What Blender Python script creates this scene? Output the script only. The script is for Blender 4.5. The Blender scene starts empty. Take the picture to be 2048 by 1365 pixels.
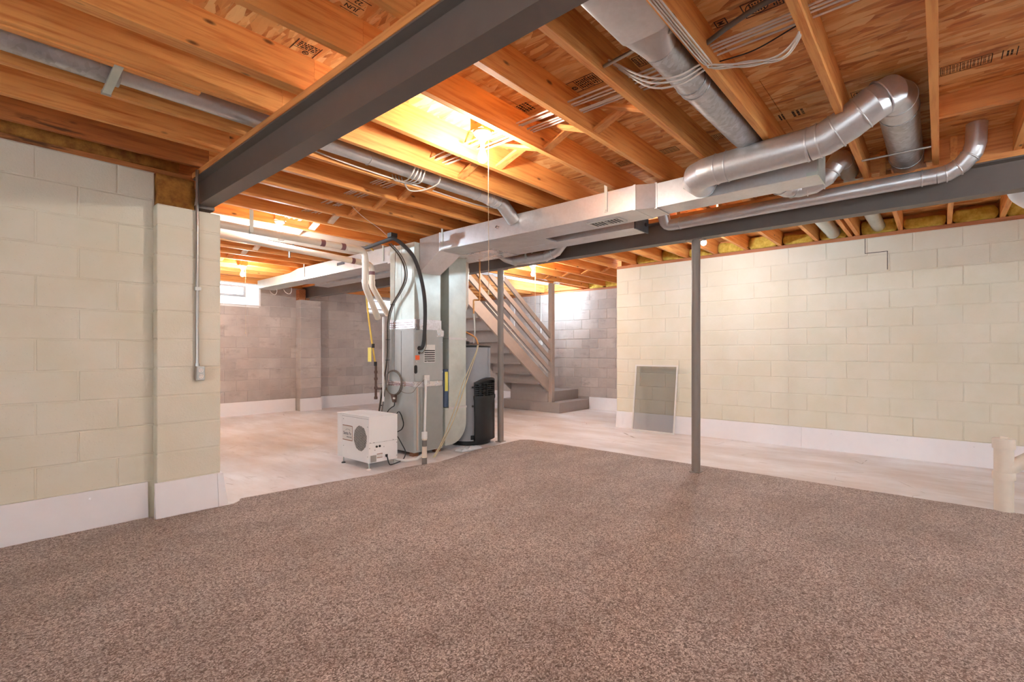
import bpy, bmesh, math, random
from mathutils import Vector, Matrix
random.seed(7)
PI = math.pi
scene = bpy.context.scene
C = scene.collection

# ------------------------------------------------------------------ camera
cam_d = bpy.data.cameras.new('camera'); cam = bpy.data.objects.new('camera', cam_d); C.objects.link(cam)
cam.location = (0, 0, 1.18)
cam.rotation_euler = (PI/2, 0, math.radians(41.169 - 90))
cam_d.sensor_width = 36.0; cam_d.lens = 980/2048*36.0
cam_d.shift_y = 23.0/2048
cam_d.clip_start = 0.02
scene.camera = cam

# ------------------------------------------------------------------ world, exposure
w = bpy.data.worlds.new('world'); scene.world = w; w.use_nodes = True
bg = w.node_tree.nodes['Background']; bg.inputs[0].default_value = (0.80, 0.91, 1, 1); bg.inputs[1].default_value = 3.6
vs = scene.view_settings
vs.view_transform = 'Standard'; vs.look = 'None'; vs.gamma = 1.0; vs.use_curve_mapping = False
vs.exposure = 1.05
BULB = 36.0            # watts of one bare bulb
def portal(name, loc, rot, sx, sy):      # marks an added fill window's opening for the sky light
    d = bpy.data.lights.new(name, 'AREA'); d.shape = 'RECTANGLE'; d.size = sx; d.size_y = sy; d.cycles.is_portal = True
    o = bpy.data.objects.new(name, d); C.objects.link(o); o.location = loc; o.rotation_euler = rot; return o
portal('portal_rear', (3.7, -4.05, 1.1), (-PI/2, 0, 0), 2.6, 1.2)
portal('portal_side', (1.31, 7.5, 1.6), (0, PI/2, 0), 1.0, 2.6)
portal('portal_near', (-3.55, -.2, 1.25), (0, PI/2, 0), 1.9, 4.0)
try:
    scene.cycles.use_denoising = True
    scene.cycles.max_bounces = 7; scene.cycles.diffuse_bounces = 5; scene.cycles.glossy_bounces = 3
    scene.cycles.use_adaptive_sampling = True; scene.cycles.adaptive_threshold = .15; scene.cycles.adaptive_min_samples = 12
    scene.cycles.sample_clamp_indirect = 6.0
except Exception: pass

# ------------------------------------------------------------------ materials
MATS = {}
def srgb(r, g, b):
    f = lambda c: ((c/255+.055)/1.055)**2.4 if c/255 > .04045 else c/255/12.92
    return (f(r), f(g), f(b), 1)
class NT:
    def __init__(s, name):
        s.m = bpy.data.materials.new(name); s.m.use_nodes = True; s.t = s.m.node_tree
        s.b = s.t.nodes['Principled BSDF']; MATS[name] = s.m
    def n(s, typ, **kw):
        x = s.t.nodes.new(typ)
        for k, v in kw.items():
            if k.startswith('i_'):
                key = k[2:]
                x.inputs[int(key) if key.isdigit() else key.replace('_', ' ')].default_value = v
            else: setattr(x, k, v)
        return x
    def l(s, a, b): s.t.links.new(a, b)
    def coord(s, scale=(1,1,1), rot=(0,0,0), obj=True):
        tc = s.n('ShaderNodeTexCoord'); mp = s.n('ShaderNodeMapping')
        mp.inputs['Scale'].default_value = scale; mp.inputs['Rotation'].default_value = rot
        s.l(tc.outputs['Object' if obj else 'Generated'], mp.inputs[0]); return mp.outputs[0]
    def geo(s, scale=(1,1,1), rot=(0,0,0)):
        g = s.n('ShaderNodeNewGeometry'); mp = s.n('ShaderNodeMapping')
        mp.inputs['Scale'].default_value = scale; mp.inputs['Rotation'].default_value = rot
        s.l(g.outputs['Position'], mp.inputs[0]); return mp.outputs[0]
    def noise(s, vec, scale, detail=4, rough=.55):
        x = s.n('ShaderNodeTexNoise'); x.inputs['Scale'].default_value = scale
        x.inputs['Detail'].default_value = detail; x.inputs['Roughness'].default_value = rough
        s.l(vec, x.inputs['Vector']); return x.outputs['Fac']
    def vor(s, vec, scale, feature='F1', out='Color'):
        x = s.n('ShaderNodeTexVoronoi'); x.feature = feature; x.inputs['Scale'].default_value = scale
        s.l(vec, x.inputs['Vector']); return x.outputs[out]
    def ramp(s, fac, stops):
        r = s.n('ShaderNodeValToRGB'); e = r.color_ramp.elements
        while len(e) < len(stops): e.new(.5)
        for i, (p, c) in enumerate(stops):
            e[i].position = p; e[i].color = c if len(c) == 4 else (*c, 1)
        s.l(fac, r.inputs[0]); return r.outputs[0]
    def mix(s, fac, a, b, mode='MIX'):
        x = s.n('ShaderNodeMix'); x.data_type = 'RGBA'; x.blend_type = mode
        for v, i in ((fac, 0), (a, 6), (b, 7)):
            if hasattr(v, 'is_linked'): s.l(v, x.inputs[i])
            else: x.inputs[i].default_value = v
        return x.outputs[2]
    def sep(s, col):
        x = s.n('ShaderNodeSeparateColor'); s.l(col, x.inputs[0]); return x.outputs[0]
    def rnd(s): return s.n('ShaderNodeObjectInfo').outputs['Random']
    def bump(s, h, strength=.3, dist=.01):
        x = s.n('ShaderNodeBump'); x.inputs['Strength'].default_value = strength; x.inputs['Distance'].default_value = dist
        s.l(h, x.inputs['Height']); s.l(x.outputs[0], s.b.inputs['Normal'])
    def col(s, c):
        if hasattr(c, 'is_linked'): s.l(c, s.b.inputs['Base Color'])
        else: s.b.inputs['Base Color'].default_value = c
    def pr(s, **kw):
        for k, v in kw.items(): s.b.inputs[k.replace('_', ' ')].default_value = v
        return s.m
def plain(name, c, rough=.5, metal=0.0, var=.93, **kw):
    t = NT(name); t.col(c); t.pr(Roughness=rough, Metallic=metal, **kw)
    v = t.geo(); nz = t.noise(v, 14, 3)
    t.col(t.mix(t.ramp(nz, [(.3, (0,0,0)), (.75, (1,1,1))]), tuple(x*var for x in c[:3]) + (1,), c))
    return t.m

def wood(name, light, dark, knots=True, axis='X', dirt=0.0):
    t = NT(name)
    sc = {'X': (1.1, 22, 22), 'Y': (22, 1.1, 22), 'Z': (22, 22, 1.1)}[axis]
    oi = t.n('ShaderNodeObjectInfo')
    tc = t.n('ShaderNodeNewGeometry')
    add = t.n('ShaderNodeVectorMath', operation='ADD'); cmb = t.n('ShaderNodeCombineXYZ')
    mul = t.n('ShaderNodeMath', operation='MULTIPLY'); mul.inputs[1].default_value = 37.0
    t.l(oi.outputs['Random'], mul.inputs[0]); t.l(mul.outputs[0], cmb.inputs[0]); t.l(mul.outputs[0], cmb.inputs[1])
    t.l(tc.outputs['Position'], add.inputs[0]); t.l(cmb.outputs[0], add.inputs[1])
    mp = t.n('ShaderNodeMapping'); mp.inputs['Scale'].default_value = sc; t.l(add.outputs[0], mp.inputs[0])
    g = t.noise(mp.outputs[0], 2.2, 6, .6)
    c = t.ramp(g, [(.30, dark), (.52, light), (.75, tuple(min(1, x*1.12) for x in light[:3]) + (1,))])
    mp2 = t.n('ShaderNodeMapping'); mp2.inputs['Scale'].default_value = (1.1, 1.1, 1.1); t.l(add.outputs[0], mp2.inputs[0])
    big = t.noise(mp2.outputs[0], 1.6, 2)
    c = t.mix(t.ramp(big, [(.35, (0,0,0)), (.7, (.45,.45,.45))]), c, dark)
    # per board tint
    c = t.mix(t.ramp(oi.outputs['Random'], [(0, (0,0,0)), (1, (.45,.45,.45))]), c, t.mix(.5, c, (light[0]*1.05, light[1]*.82, light[2]*.62, 1)))
    if knots:
        ks = {'X': (3.0, 8, 8), 'Y': (8, 3.0, 8), 'Z': (8, 8, 3.0)}[axis]
        mp3 = t.n('ShaderNodeMapping'); mp3.inputs['Scale'].default_value = ks; t.l(add.outputs[0], mp3.inputs[0])
        k = t.vor(mp3.outputs[0], 1.0, 'F1', 'Distance')
        c = t.mix(t.ramp(k, [(.045, (.85,.85,.85)), (.10, (0,0,0))]), c, tuple(x*.16 for x in dark[:3]) + (1,))
    if dirt:
        d = t.noise(t.geo((1.2, 5, 9)), 1.7, 5, .7)
        c = t.mix(t.ramp(d, [(.56, (0,0,0)), (.68, (dirt,)*3)]), c, srgb(38, 20, 12))
    t.col(c); t.pr(Roughness=.62)
    t.bump(g, .12, .004)
    return t.m

wood('fir', srgb(240, 174, 100), srgb(206, 118, 52))
wood('fir_far', srgb(240, 174, 100), srgb(206, 118, 52), knots=False)
wood('fir_y', srgb(236, 166, 96), srgb(198, 114, 52), axis='Y')
wood('fir_dirty', srgb(198, 124, 66), srgb(150, 84, 42), dirt=.8)
wood('fir_white', srgb(240, 228, 212), srgb(222, 200, 178), knots=False)
wood('sill', srgb(196, 128, 84), srgb(150, 88, 52), axis='Y')

def osb():
    t = NT('osb')
    cols = [(0, srgb(164, 92, 44)), (.18, srgb(206, 132, 70)), (.4, srgb(232, 168, 100)), (.62, srgb(218, 148, 82)),
            (.8, srgb(244, 196, 128)), (1, srgb(248, 212, 150))]
    def layer(rot, sc, seed):
        v = t.geo((sc[0], sc[1], 1), (0, 0, rot))
        nz = t.n('ShaderNodeTexNoise'); nz.inputs['Scale'].default_value = .35; t.l(v, nz.inputs['Vector'])
        ad = t.n('ShaderNodeVectorMath', operation='MULTIPLY_ADD'); t.l(nz.outputs['Color'], ad.inputs[0]); ad.inputs[1].default_value = (.45, .45, .45); t.l(v, ad.inputs[2])
        return t.sep(t.vor(ad.outputs[0], 1.0))
    a = layer(.10, (38, 7.5), 0); b = layer(-.28, (44, 9), 1); d = layer(.45, (26, 7), 2)
    ca = t.ramp(a, cols); cb = t.ramp(b, cols); cd = t.ramp(d, cols)
    c = t.mix(.35, ca, cb); c = t.mix(t.ramp(d, [(.5, (0,0,0)), (.54, (.85,.85,.85))]), c, cd)
    v = t.geo((30, 3, 1)); st = t.noise(v, 2.5, 5, .7)
    c = t.mix(t.ramp(st, [(.60, (0,0,0)), (.74, (.7,.7,.7))]), c, srgb(112, 56, 28))
    t.col(c); t.pr(Roughness=.6); t.bump(a, .15, .003)
osb()

def block(name, a, b, bumpy=.35, stain=None, var=.12):
    t = NT(name); v = t.geo()
    n1 = t.noise(v, 90, 3, .6); n2 = t.noise(v, 2.3, 4, .6)
    c = t.mix(t.ramp(n2, [(.35, (0,0,0)), (.65, (1,1,1))]), a, b)
    r = t.rnd()
    c = t.mix(t.ramp(r, [(0, (0,0,0)), (1, (var,)*3)]), c, tuple(x*.62 for x in a[:3]) + (1,))
    if stain:
        s1 = t.noise(t.geo((1.4, 1.4, 3)), 2.1, 6, .7)
        c = t.mix(t.ramp(s1, [(.55, (0,0,0)), (.7, (stain[1],)*3)]), c, stain[0])
    pits = t.vor(v, 38, 'F1', 'Distance')
    c = t.mix(t.ramp(pits, [(.04, (.5,.5,.5)), (.09, (0,0,0))]), c, tuple(x*.55 for x in a[:3]) + (1,))
    t.col(c); t.pr(Roughness=.7); t.bump(n1, bumpy, .004)
block('cream_block', srgb(224, 217, 196), srgb(230, 224, 207), var=.04)
block('grey_block', srgb(186, 174, 168), srgb(206, 195, 188), .6, (srgb(140, 124, 118), .5), .4)
block('cream_mortar', srgb(224, 217, 196), srgb(230, 224, 207), var=.0)
block('grey_mortar', srgb(196, 188, 182), srgb(176, 164, 158), .6, var=.0)

def concrete():
    t = NT('concrete'); v = t.geo()
    n1 = t.noise(t.geo((1, .35, 1), (0,0,.3)), 2.2, 6, .65); n2 = t.noise(v, 1.0, 4, .55); n3 = t.noise(t.geo((9, 1.4, 1), (0,0,.9)), 1.6, 6, .7)
    c = t.mix(t.ramp(n1, [(.36, (0,0,0)), (.62, (1,1,1))]), srgb(214, 206, 204), srgb(240, 240, 244))
    c = t.mix(t.ramp(n2, [(.44, (0,0,0)), (.66, (.35,.35,.35))]), c, srgb(212, 192, 176))
    c = t.mix(t.ramp(n3, [(.58, (0,0,0)), (.70, (.45,.45,.45))]), c, srgb(168, 152, 144))
    cr = t.vor(t.geo((1.5, 1.5, 1)), .8, 'DISTANCE_TO_EDGE', 'Distance'); 
    n4 = t.noise(v, 2.2, 2)
    m = t.n('ShaderNodeMath', operation='MULTIPLY'); 
    t.l(t.ramp(cr, [(.0015, (1,1,1)), (.004, (0,0,0))]), m.inputs[0]); t.l(t.ramp(n4, [(.56, (0,0,0)), (.6, (1,1,1))]), m.inputs[1])
    c = t.mix(m.outputs[0], c, srgb(140, 122, 112))
    t.col(c); t.pr(Roughness=.42); t.bump(n1, .06, .01)
concrete()

def carpet():
    t = NT('carpet'); v = t.geo()
    w_ = t.n('ShaderNodeTexNoise'); w_.inputs['Scale'].default_value = 45; t.l(v, w_.inputs['Vector'])
    ad = t.n('ShaderNodeMix'); ad.data_type = 'RGBA'; ad.blend_type = 'LINEAR_LIGHT'; ad.inputs[0].default_value = .012
    t.l(v, ad.inputs[6]); t.l(w_.outputs['Color'], ad.inputs[7])
    vv = t.vor(ad.outputs[2], 165); d = t.vor(ad.outputs[2], 165, 'F1', 'Distance')
    c = t.ramp(t.sep(vv), [(0, srgb(100, 80, 72)), (.3, srgb(152, 130, 120)), (.6, srgb(200, 181, 171)), (1, srgb(238, 224, 215))])
    c = t.mix(t.ramp(d, [(.3, (0,0,0)), (.8, (.5,.5,.5))]), c, srgb(78, 58, 48))
    big = t.noise(t.geo((1, 1.6, 1), (0,0,.5)), 1.5, 4, .6)
    c = t.mix(t.ramp(big, [(.38, (.30,.30,.30)), (.62, (0,0,0))]), c, srgb(96, 72, 60))
    t.col(c); t.pr(Roughness=.95)
    t.b.inputs['Sheen Weight'].default_value = .3; t.b.inputs['Sheen Tint'].default_value = srgb(236, 226, 220); t.b.inputs['Sheen Roughness'].default_value = .5
    inv = t.n('ShaderNodeMath', operation='SUBTRACT'); inv.inputs[0].default_value = 1.0; t.l(d, inv.inputs[1])
    t.bump(inv.outputs[0], .5, .005)
carpet()

def galv(name, a, b, rough=.3, spangle=22, strength=.6, metal=.85):
    t = NT(name); v = t.geo()
    s = t.sep(t.vor(v, spangle)); n = t.noise(v, 5, 4, .6)
    c = t.mix(t.ramp(s, [(0, (0,0,0)), (1, (strength,)*3)]), a, b)
    c = t.mix(t.ramp(n, [(.45, (0,0,0)), (.7, (.35,.35,.35))]), c, tuple(x*.7 for x in a[:3]) + (1,))
    t.col(c); t.pr(Metallic=metal)
    r = t.n('ShaderNodeMapRange'); r.inputs['To Min'].default_value = rough - .07; r.inputs['To Max'].default_value = rough + .12
    t.l(n, r.inputs[0]); t.l(r.outputs[0], t.b.inputs['Roughness'])
galv('galv', srgb(212, 210, 210), srgb(226, 226, 228), .36, 60, .35, .72)
galv('galv_old', srgb(178, 176, 176), srgb(222, 224, 228), .32, 45, .5, .75)
galv('galv_pale', srgb(204, 210, 204), srgb(216, 220, 214), .38, 40, .3, .55)
galv('foil', srgb(214, 208, 210), srgb(236, 234, 238), .25, 90, .9, .8)
galv('duct_dark', srgb(96, 104, 116), srgb(120, 130, 142), .35, 20, .5, .8)
plain('steel_paint', srgb(112, 101, 94), .45)
plain('post_paint', srgb(142, 131, 124), .4)
plain('white_base', srgb(243, 240, 242), .35, var=.98)
plain('white_paint', srgb(238, 238, 238), .5)
plain('stair_paint', srgb(162, 150, 145), .5)
plain('stair_side', srgb(172, 156, 146), .5)
plain('furnace_grey', srgb(176, 178, 176), .35)
plain('furnace_dark', srgb(160, 162, 158), .35)
plain('heater_grey', srgb(160, 162, 168), .3)
plain('black_plastic', srgb(26, 24, 24), .35)
plain('black_rubber', srgb(40, 36, 34), .55)
plain('white_enamel', srgb(240, 240, 240), .35, var=.98)
plain('tan_strip', srgb(204, 182, 166), .5)
plain('pvc', srgb(238, 226, 210), .3)
plain('pvc_white', srgb(236, 236, 234), .3)
plain('primer_purple', srgb(140, 96, 100), .5)
plain('gas_yellow', srgb(226, 190, 84), .4)
plain('tag_yellow', srgb(238, 224, 110), .5)
plain('tag_orange', srgb(242, 104, 48), .5)
plain('paper', srgb(228, 224, 218), .6)
plain('ink', srgb(34, 20, 16), .7)
plain('ink_grey', srgb(96, 96, 104), .7)
plain('ink_brown', srgb(150, 96, 66), .7)
plain('iron_pipe', srgb(96, 70, 60), .6)
plain('cable_white', srgb(232, 222, 212), .45)
plain('cable_grey', srgb(120, 116, 112), .45)
plain('wire_brown', srgb(120, 106, 92), .5)
plain('insul_black', srgb(62, 58, 58), .75)
plain('tube_clear', srgb(206, 192, 156), .3)
plain('copper', srgb(206, 148, 92), .3, .7)
plain('outlet_metal', srgb(178, 176, 170), .35, .5)
plain('outlet_ivory', srgb(230, 222, 212), .4)
plain('conduit_metal', srgb(176, 172, 166), .28, .8)
plain('porcelain', srgb(240, 238, 234), .25)
plain('aluminium', srgb(230, 226, 220), .35, .1)
plain('cord', srgb(216, 196, 160), .7)
plain('wood_block', srgb(150, 100, 70), .7)
plain('filter_blue', srgb(70, 88, 116), .4)
plain('plastic_bag', srgb(214, 220, 228), .25)
plain('win_frame', srgb(150, 152, 158), .4)

def insul():
    for nm, a, b in (('insul_yellow', srgb(226, 196, 92), srgb(190, 150, 50)), ('insul_brown', srgb(196, 136, 62), srgb(150, 92, 40))):
        t = NT(nm); v = t.geo(); n = t.noise(v, 16, 6, .65)
        t.col(t.mix(t.ramp(n, [(.35, (0,0,0)), (.65, (1,1,1))]), b, a)); t.pr(Roughness=.95); t.bump(n, .5, .01)
insul()
def emis(name, c, s):
    t = NT(name); t.b.inputs['Emission Color'].default_value = (*c, 1); t.b.inputs['Emission Strength'].default_value = s
    t.b.inputs['Base Color'].default_value = (0, 0, 0, 1)
    tr = t.n('ShaderNodeBsdfTransparent'); ad = t.n('ShaderNodeAddShader')      # clear glass around the glowing light
    t.l(tr.outputs[0], ad.inputs[0]); t.l(t.b.outputs[0], ad.inputs[1]); t.l(ad.outputs[0], t.t.nodes['Material Output'].inputs[0])
BCOL = {'bulb_warm': (1, .93, .84), 'bulb_neutral': (.84, .93, 1), 'bulb_cool': (.70, .85, 1)}
for k_, c_ in BCOL.items(): emis(k_, c_, 4.0)
def mesh_screen():
    t = NT('screen_mesh'); t.col(srgb(78, 76, 72)); t.pr(Roughness=.6)
    tr = t.n('ShaderNodeBsdfTransparent'); mx = t.n('ShaderNodeMixShader'); mx.inputs[0].default_value = .22
    out = t.t.nodes['Material Output']
    t.l(tr.outputs[0], mx.inputs[1]); t.l(t.b.outputs[0], mx.inputs[2]); t.l(mx.outputs[0], out.inputs[0])
mesh_screen()
def glass():
    t = NT('pane_glass'); t.pr(Roughness=.05)
    tr = t.n('ShaderNodeBsdfTransparent'); gl = t.n('ShaderNodeBsdfGlossy'); gl.inputs['Roughness'].default_value = .05
    mx = t.n('ShaderNodeMixShader'); mx.inputs[0].default_value = .08
    t.l(tr.outputs[0], mx.inputs[1]); t.l(gl.outputs[0], mx.inputs[2]); t.l(mx.outputs[0], t.t.nodes['Material Output'].inputs[0])
glass()

# ------------------------------------------------------------------ mesh helpers
def catmull(pts, n=6):
    P = [Vector(p) for p in pts]; out = []
    Q = [P[0]*2 - P[1]] + P + [P[-1]*2 - P[-2]]
    for i in range(1, len(Q) - 2):
        a, b, c, d = Q[i-1], Q[i], Q[i+1], Q[i+2]
        for k in range(n):
            t = k/n
            out.append(.5*((2*b) + (c - a)*t + (2*a - 5*b + 4*c - d)*t*t + (3*b - a - 3*c + d)*t**3))
    out.append(P[-1]); return out
def fillet(pts, r, n=5):
    P = [Vector(p) for p in pts]; out = [P[0]]
    for i in range(1, len(P) - 1):
        a = (P[i-1] - P[i]); b = (P[i+1] - P[i]); la, lb = a.length, b.length
        a.normalize(); b.normalize(); ang = a.angle(b)
        t = min(r/max(math.tan(ang/2), 1e-3), la*.49, lb*.49)
        p0 = P[i] + a*t; p2 = P[i] + b*t
        for k in range(n + 1):
            s = k/n; out.append(p0*(1-s)**2 + P[i]*2*s*(1-s) + p2*s*s)
    out.append(P[-1]); return out
class MB:
    def __init__(s): s.v = []; s.f = []
    def add(s, vs_, fs):
        o = len(s.v); s.v += [Vector(p) for p in vs_]; s.f += [tuple(i + o for i in f) for f in fs]; return s
    def box(s, x0, x1, y0, y1, z0, z1):
        return s.add([(x0,y0,z0),(x1,y0,z0),(x1,y1,z0),(x0,y1,z0),(x0,y0,z1),(x1,y0,z1),(x1,y1,z1),(x0,y1,z1)],
                     [(0,3,2,1),(4,5,6,7),(0,1,5,4),(1,2,6,5),(2,3,7,6),(3,0,4,7)])
    def hexa(s, a, b):   # two quads (4 pts each)
        return s.add(list(a) + list(b), [(3,2,1,0),(4,5,6,7),(0,1,5,4),(1,2,6,5),(2,3,7,6),(3,0,4,7)])
    def prism(s, poly, axis, a0, a1):
        def mk(p, a): return {'x': (a, p[0], p[1]), 'y': (p[0], a, p[1]), 'z': (p[0], p[1], a)}[axis]
        n = len(poly)
        return s.add([mk(p, a0) for p in poly] + [mk(p, a1) for p in poly],
                     [tuple(range(n))[::-1], tuple(range(n, 2*n))] + [(i, (i+1) % n, n + (i+1) % n, n + i) for i in range(n)])
    def tube(s, pts, r, seg=12, caps=True):
        P = [Vector(p) for p in pts]; n = len(P); rs = r if isinstance(r, (list, tuple)) else [r]*n
        T = []
        for i in range(n):
            d = (P[min(i+1, n-1)] - P[max(i-1, 0)])
            if 0 < i < n-1: d = (P[i+1] - P[i]).normalized() + (P[i] - P[i-1]).normalized()
            T.append(d.normalized())
        up = Vector((0, 0, 1)) if abs(T[0].z) < .9 else Vector((1, 0, 0))
        N = (up - T[0]*up.dot(T[0])).normalized(); vv = []
        for i in range(n):
            if i:
                N = N - T[i]*N.dot(T[i]); N.normalize()
            B = T[i].cross(N)
            k = 1.0
            for j in range(seg):
                a = 2*PI*j/seg; vv.append(P[i] + (N*math.cos(a) + B*math.sin(a))*rs[i])
        ff = [(i*seg + j, i*seg + (j+1) % seg, (i+1)*seg + (j+1) % seg, (i+1)*seg + j) for i in range(n-1) for j in range(seg)]
        if caps: ff += [tuple(range(seg))[::-1], tuple(range((n-1)*seg, n*seg))]
        return s.add(vv, ff)
    def ring(s, c, axis, R, r=.004, seg=24, ts=6):
        A = Vector(axis).normalized(); up = Vector((0,0,1)) if abs(A.z) < .9 else Vector((1,0,0))
        N = (up - A*up.dot(A)).normalized(); B = A.cross(N); vv = []; ff = []
        for i in range(seg):
            a = 2*PI*i/seg; d = N*math.cos(a) + B*math.sin(a)
            for j in range(ts):
                b = 2*PI*j/ts; vv.append(Vector(c) + d*(R + r*math.cos(b)) + A*r*math.sin(b))
        for i in range(seg):
            for j in range(ts):
                ff.append((i*ts+j, ((i+1) % seg)*ts+j, ((i+1) % seg)*ts+(j+1) % ts, i*ts+(j+1) % ts))
        return s.add(vv, ff)
    def lathe(s, prof, c, axis=(0,0,1), seg=20):
        A = Vector(axis).normalized(); up = Vector((0,0,1)) if abs(A.z) < .9 else Vector((1,0,0))
        N = (up - A*up.dot(A)).normalized(); B = A.cross(N); vv = []; ff = []; c = Vector(c)
        for (r, h) in prof:
            for j in range(seg):
                a = 2*PI*j/seg; vv.append(c + A*h + (N*math.cos(a) + B*math.sin(a))*max(r, 1e-4))
        for i in range(len(prof)-1):
            for j in range(seg): ff.append((i*seg+j, i*seg+(j+1) % seg, (i+1)*seg+(j+1) % seg, (i+1)*seg+j))
        ff += [tuple(range(seg))[::-1], tuple(range((len(prof)-1)*seg, len(prof)*seg))]
        return s.add(vv, ff)
    def build(s, name, mat, parent=None, smooth=None, bevel=0):
        me = bpy.data.meshes.new(name); off = wloc(parent) if parent else Vector((0,0,0))
        bm = bmesh.new(); vs_ = [bm.verts.new(v - off) for v in s.v]
        for f in s.f:
            try: bm.faces.new([vs_[i] for i in f])
            except ValueError: pass
        bmesh.ops.recalc_face_normals(bm, faces=bm.faces); bm.to_mesh(me); bm.free()
        me.materials.append(MATS[mat])
        if smooth is not None:
            me.shade_smooth(); me.set_sharp_from_angle(angle=math.radians(smooth))
        o = bpy.data.objects.new(name, me); C.objects.link(o)
        if parent: o.parent = parent
        if bevel:
            b = o.modifiers.new('bevel', 'BEVEL'); b.width = bevel; b.segments = 2; b.limit_method = 'ANGLE'
        return o
def wloc(o):
    v = Vector((0,0,0))
    while o: v += o.location; o = o.parent
    return v
def tag(o, label=None, cat=None, group=None, kind=None):
    if label: o['label'] = label
    if cat: o['category'] = cat
    if group: o['group'] = group
    if kind: o['kind'] = kind
    return o
def thing(name, loc, label, cat, group=None):
    o = bpy.data.objects.new(name, None); C.objects.link(o); o.location = loc; o.empty_display_size = .1
    return tag(o, label, cat, group)
def bx(name, mat, parent, x0, x1, y0, y1, z0, z1, bevel=0):
    return MB().box(x0, x1, y0, y1, z0, z1).build(name, mat, parent, bevel=bevel)
def tb(name, mat, parent, pts, r, seg=12, smooth=60): return MB().tube(pts, r, seg).build(name, mat, parent, smooth=smooth)
def text(name, body, size, mat, parent, origin, u, v, bold=False):
    cu = bpy.data.curves.new('t', 'FONT'); cu.body = body; cu.size = size; cu.align_x = 'CENTER'; cu.align_y = 'CENTER'
    if bold: cu.offset = size*.018
    to = bpy.data.objects.new('t', cu); C.objects.link(to)
    dg = bpy.context.evaluated_depsgraph_get(); me = bpy.data.meshes.new_from_object(to.evaluated_get(dg))
    bpy.data.objects.remove(to); bpy.data.curves.remove(cu)
    u = Vector(u).normalized(); v = Vector(v).normalized(); n = u.cross(v); off = wloc(parent); og = Vector(origin) - off
    me.transform(Matrix(((u.x, v.x, n.x, og.x), (u.y, v.y, n.y, og.y), (u.z, v.z, n.z, og.z), (0,0,0,1))))
    me.materials.clear(); me.materials.append(MATS[mat]); me.name = name
    o = bpy.data.objects.new(name, me); C.objects.link(o); o.parent = parent; return o

# ------------------------------------------------------------------ the room
XL, YB = -3.5, -4.0           # walls behind the camera
ZJ, ZS = 2.547, 2.731          # joist bottoms, underside of the subfloor
floor = tag(MB().box(XL-.2, 9.1, YB-.2, 10.1, -.1, 0).build('floor', 'concrete'), kind='structure')

BLK = {}
def block_mesh(wd, ht, face, mat):
    key = (round(wd, 3), round(ht, 3), face, mat)
    if key in BLK: return BLK[key]
    c, d = .004, .0035; hw, hh = wd/2, ht/2
    pts = []
    for (a, b, n) in [(hw-c, hh-c, 0), (hw, hh, -d), (hw, hh, -.02)]:
        pts += [(-a, -b, n), (a, -b, n), (a, b, n), (-a, b, n)]
    mk = {'-x': lambda p: (-p[2], p[0], p[1]), '-y': lambda p: (p[0], -p[2], p[1]), '+x': lambda p: (p[2], p[0], p[1])}[face]
    f = [(0,1,2,3)] + [(r*4+i, r*4+(i+1) % 4, (r+1)*4+(i+1) % 4, (r+1)*4+i) for r in (0, 1) for i in range(4)]
    bm = bmesh.new(); vs_ = [bm.verts.new(mk(p)) for p in pts]
    for q in f: bm.faces.new([vs_[i] for i in q])
    bmesh.ops.recalc_face_normals(bm, faces=bm.faces)
    ref = {'-x': Vector((-1,0,0)), '-y': Vector((0,-1,0)), '+x': Vector((1,0,0))}[face]
    bm.faces.ensure_lookup_table()
    if bm.faces[0].normal.dot(ref) < 0: bmesh.ops.reverse_faces(bm, faces=bm.faces)
    me = bpy.data.meshes.new('block'); bm.to_mesh(me); bm.free(); me.materials.append(MATS[mat]); BLK[key] = me; return me
def lay_blocks(parent, face, plane, a0, a1, z0, z1, phase, mat, gap=.007, ch=.2032, L=.4064, holes=(), jit=.0015):
    """blocks of one wall face; phase: a head joint of the lowest course"""
    k = 0; z = z0
    while z < z1 - .03:
        zt = min(z + ch, z1)
        st = phase + (L/2 if k % 2 else 0); st -= math.ceil((st - a0)/L)*L
        a = st
        while a < a1 - .01:
            b0, b1 = max(a, a0), min(a + L, a1); a += L
            if b1 - b0 < .03: continue
            if any(b1 > h[0]+.01 and b0 < h[1]-.01 and zt > h[2]+.02 and z < h[3]-.02 for h in holes):
                segs = []
                for h in holes:
                    if b1 > h[0]+.01 and b0 < h[1]-.01 and zt > h[2]+.02 and z < h[3]-.02:
                        if b0 < h[0]-.03: segs.append((b0, h[0]))
                        if b1 > h[1]+.03: segs.append((h[1], b1))
            else: segs = [(b0, b1)]
            for s0, s1 in segs:
                me = block_mesh(s1 - s0 - gap, zt - z - gap, face, mat)
                o = bpy.data.objects.new('block', me); C.objects.link(o); o.parent = parent
                j = random.uniform(-jit, jit); m, zz = (s0+s1)/2, (z+zt)/2
                o.location = {'-x': (plane+j, m, zz), '-y': (m, plane+j, zz), '+x': (plane+j, m, zz)}[face]
        z = zt; k += 1
MJ = .0045   # depth of the mortar plane behind block faces
# right wall (cream)
wall_right = tag(MB().box(6.97+MJ, 7.17, YB, 3.88, 0, 2.503).build('wall_right', 'cream_mortar'), kind='structure')
lay_blocks(wall_right, '-x', 6.97, -2.2, 3.88, .252, 2.503, .226, 'cream_block', ch=.2046)
for (y0, y1, z0, z1) in ((.655, .661, 2.33, 2.50), (.455, .661, 2.325, 2.331), (.449, .455, 2.12, 2.331)): MB().box(6.9685, 6.976, y0, y1, z0, z1).build('crack', 'ink', wall_right)
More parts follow.
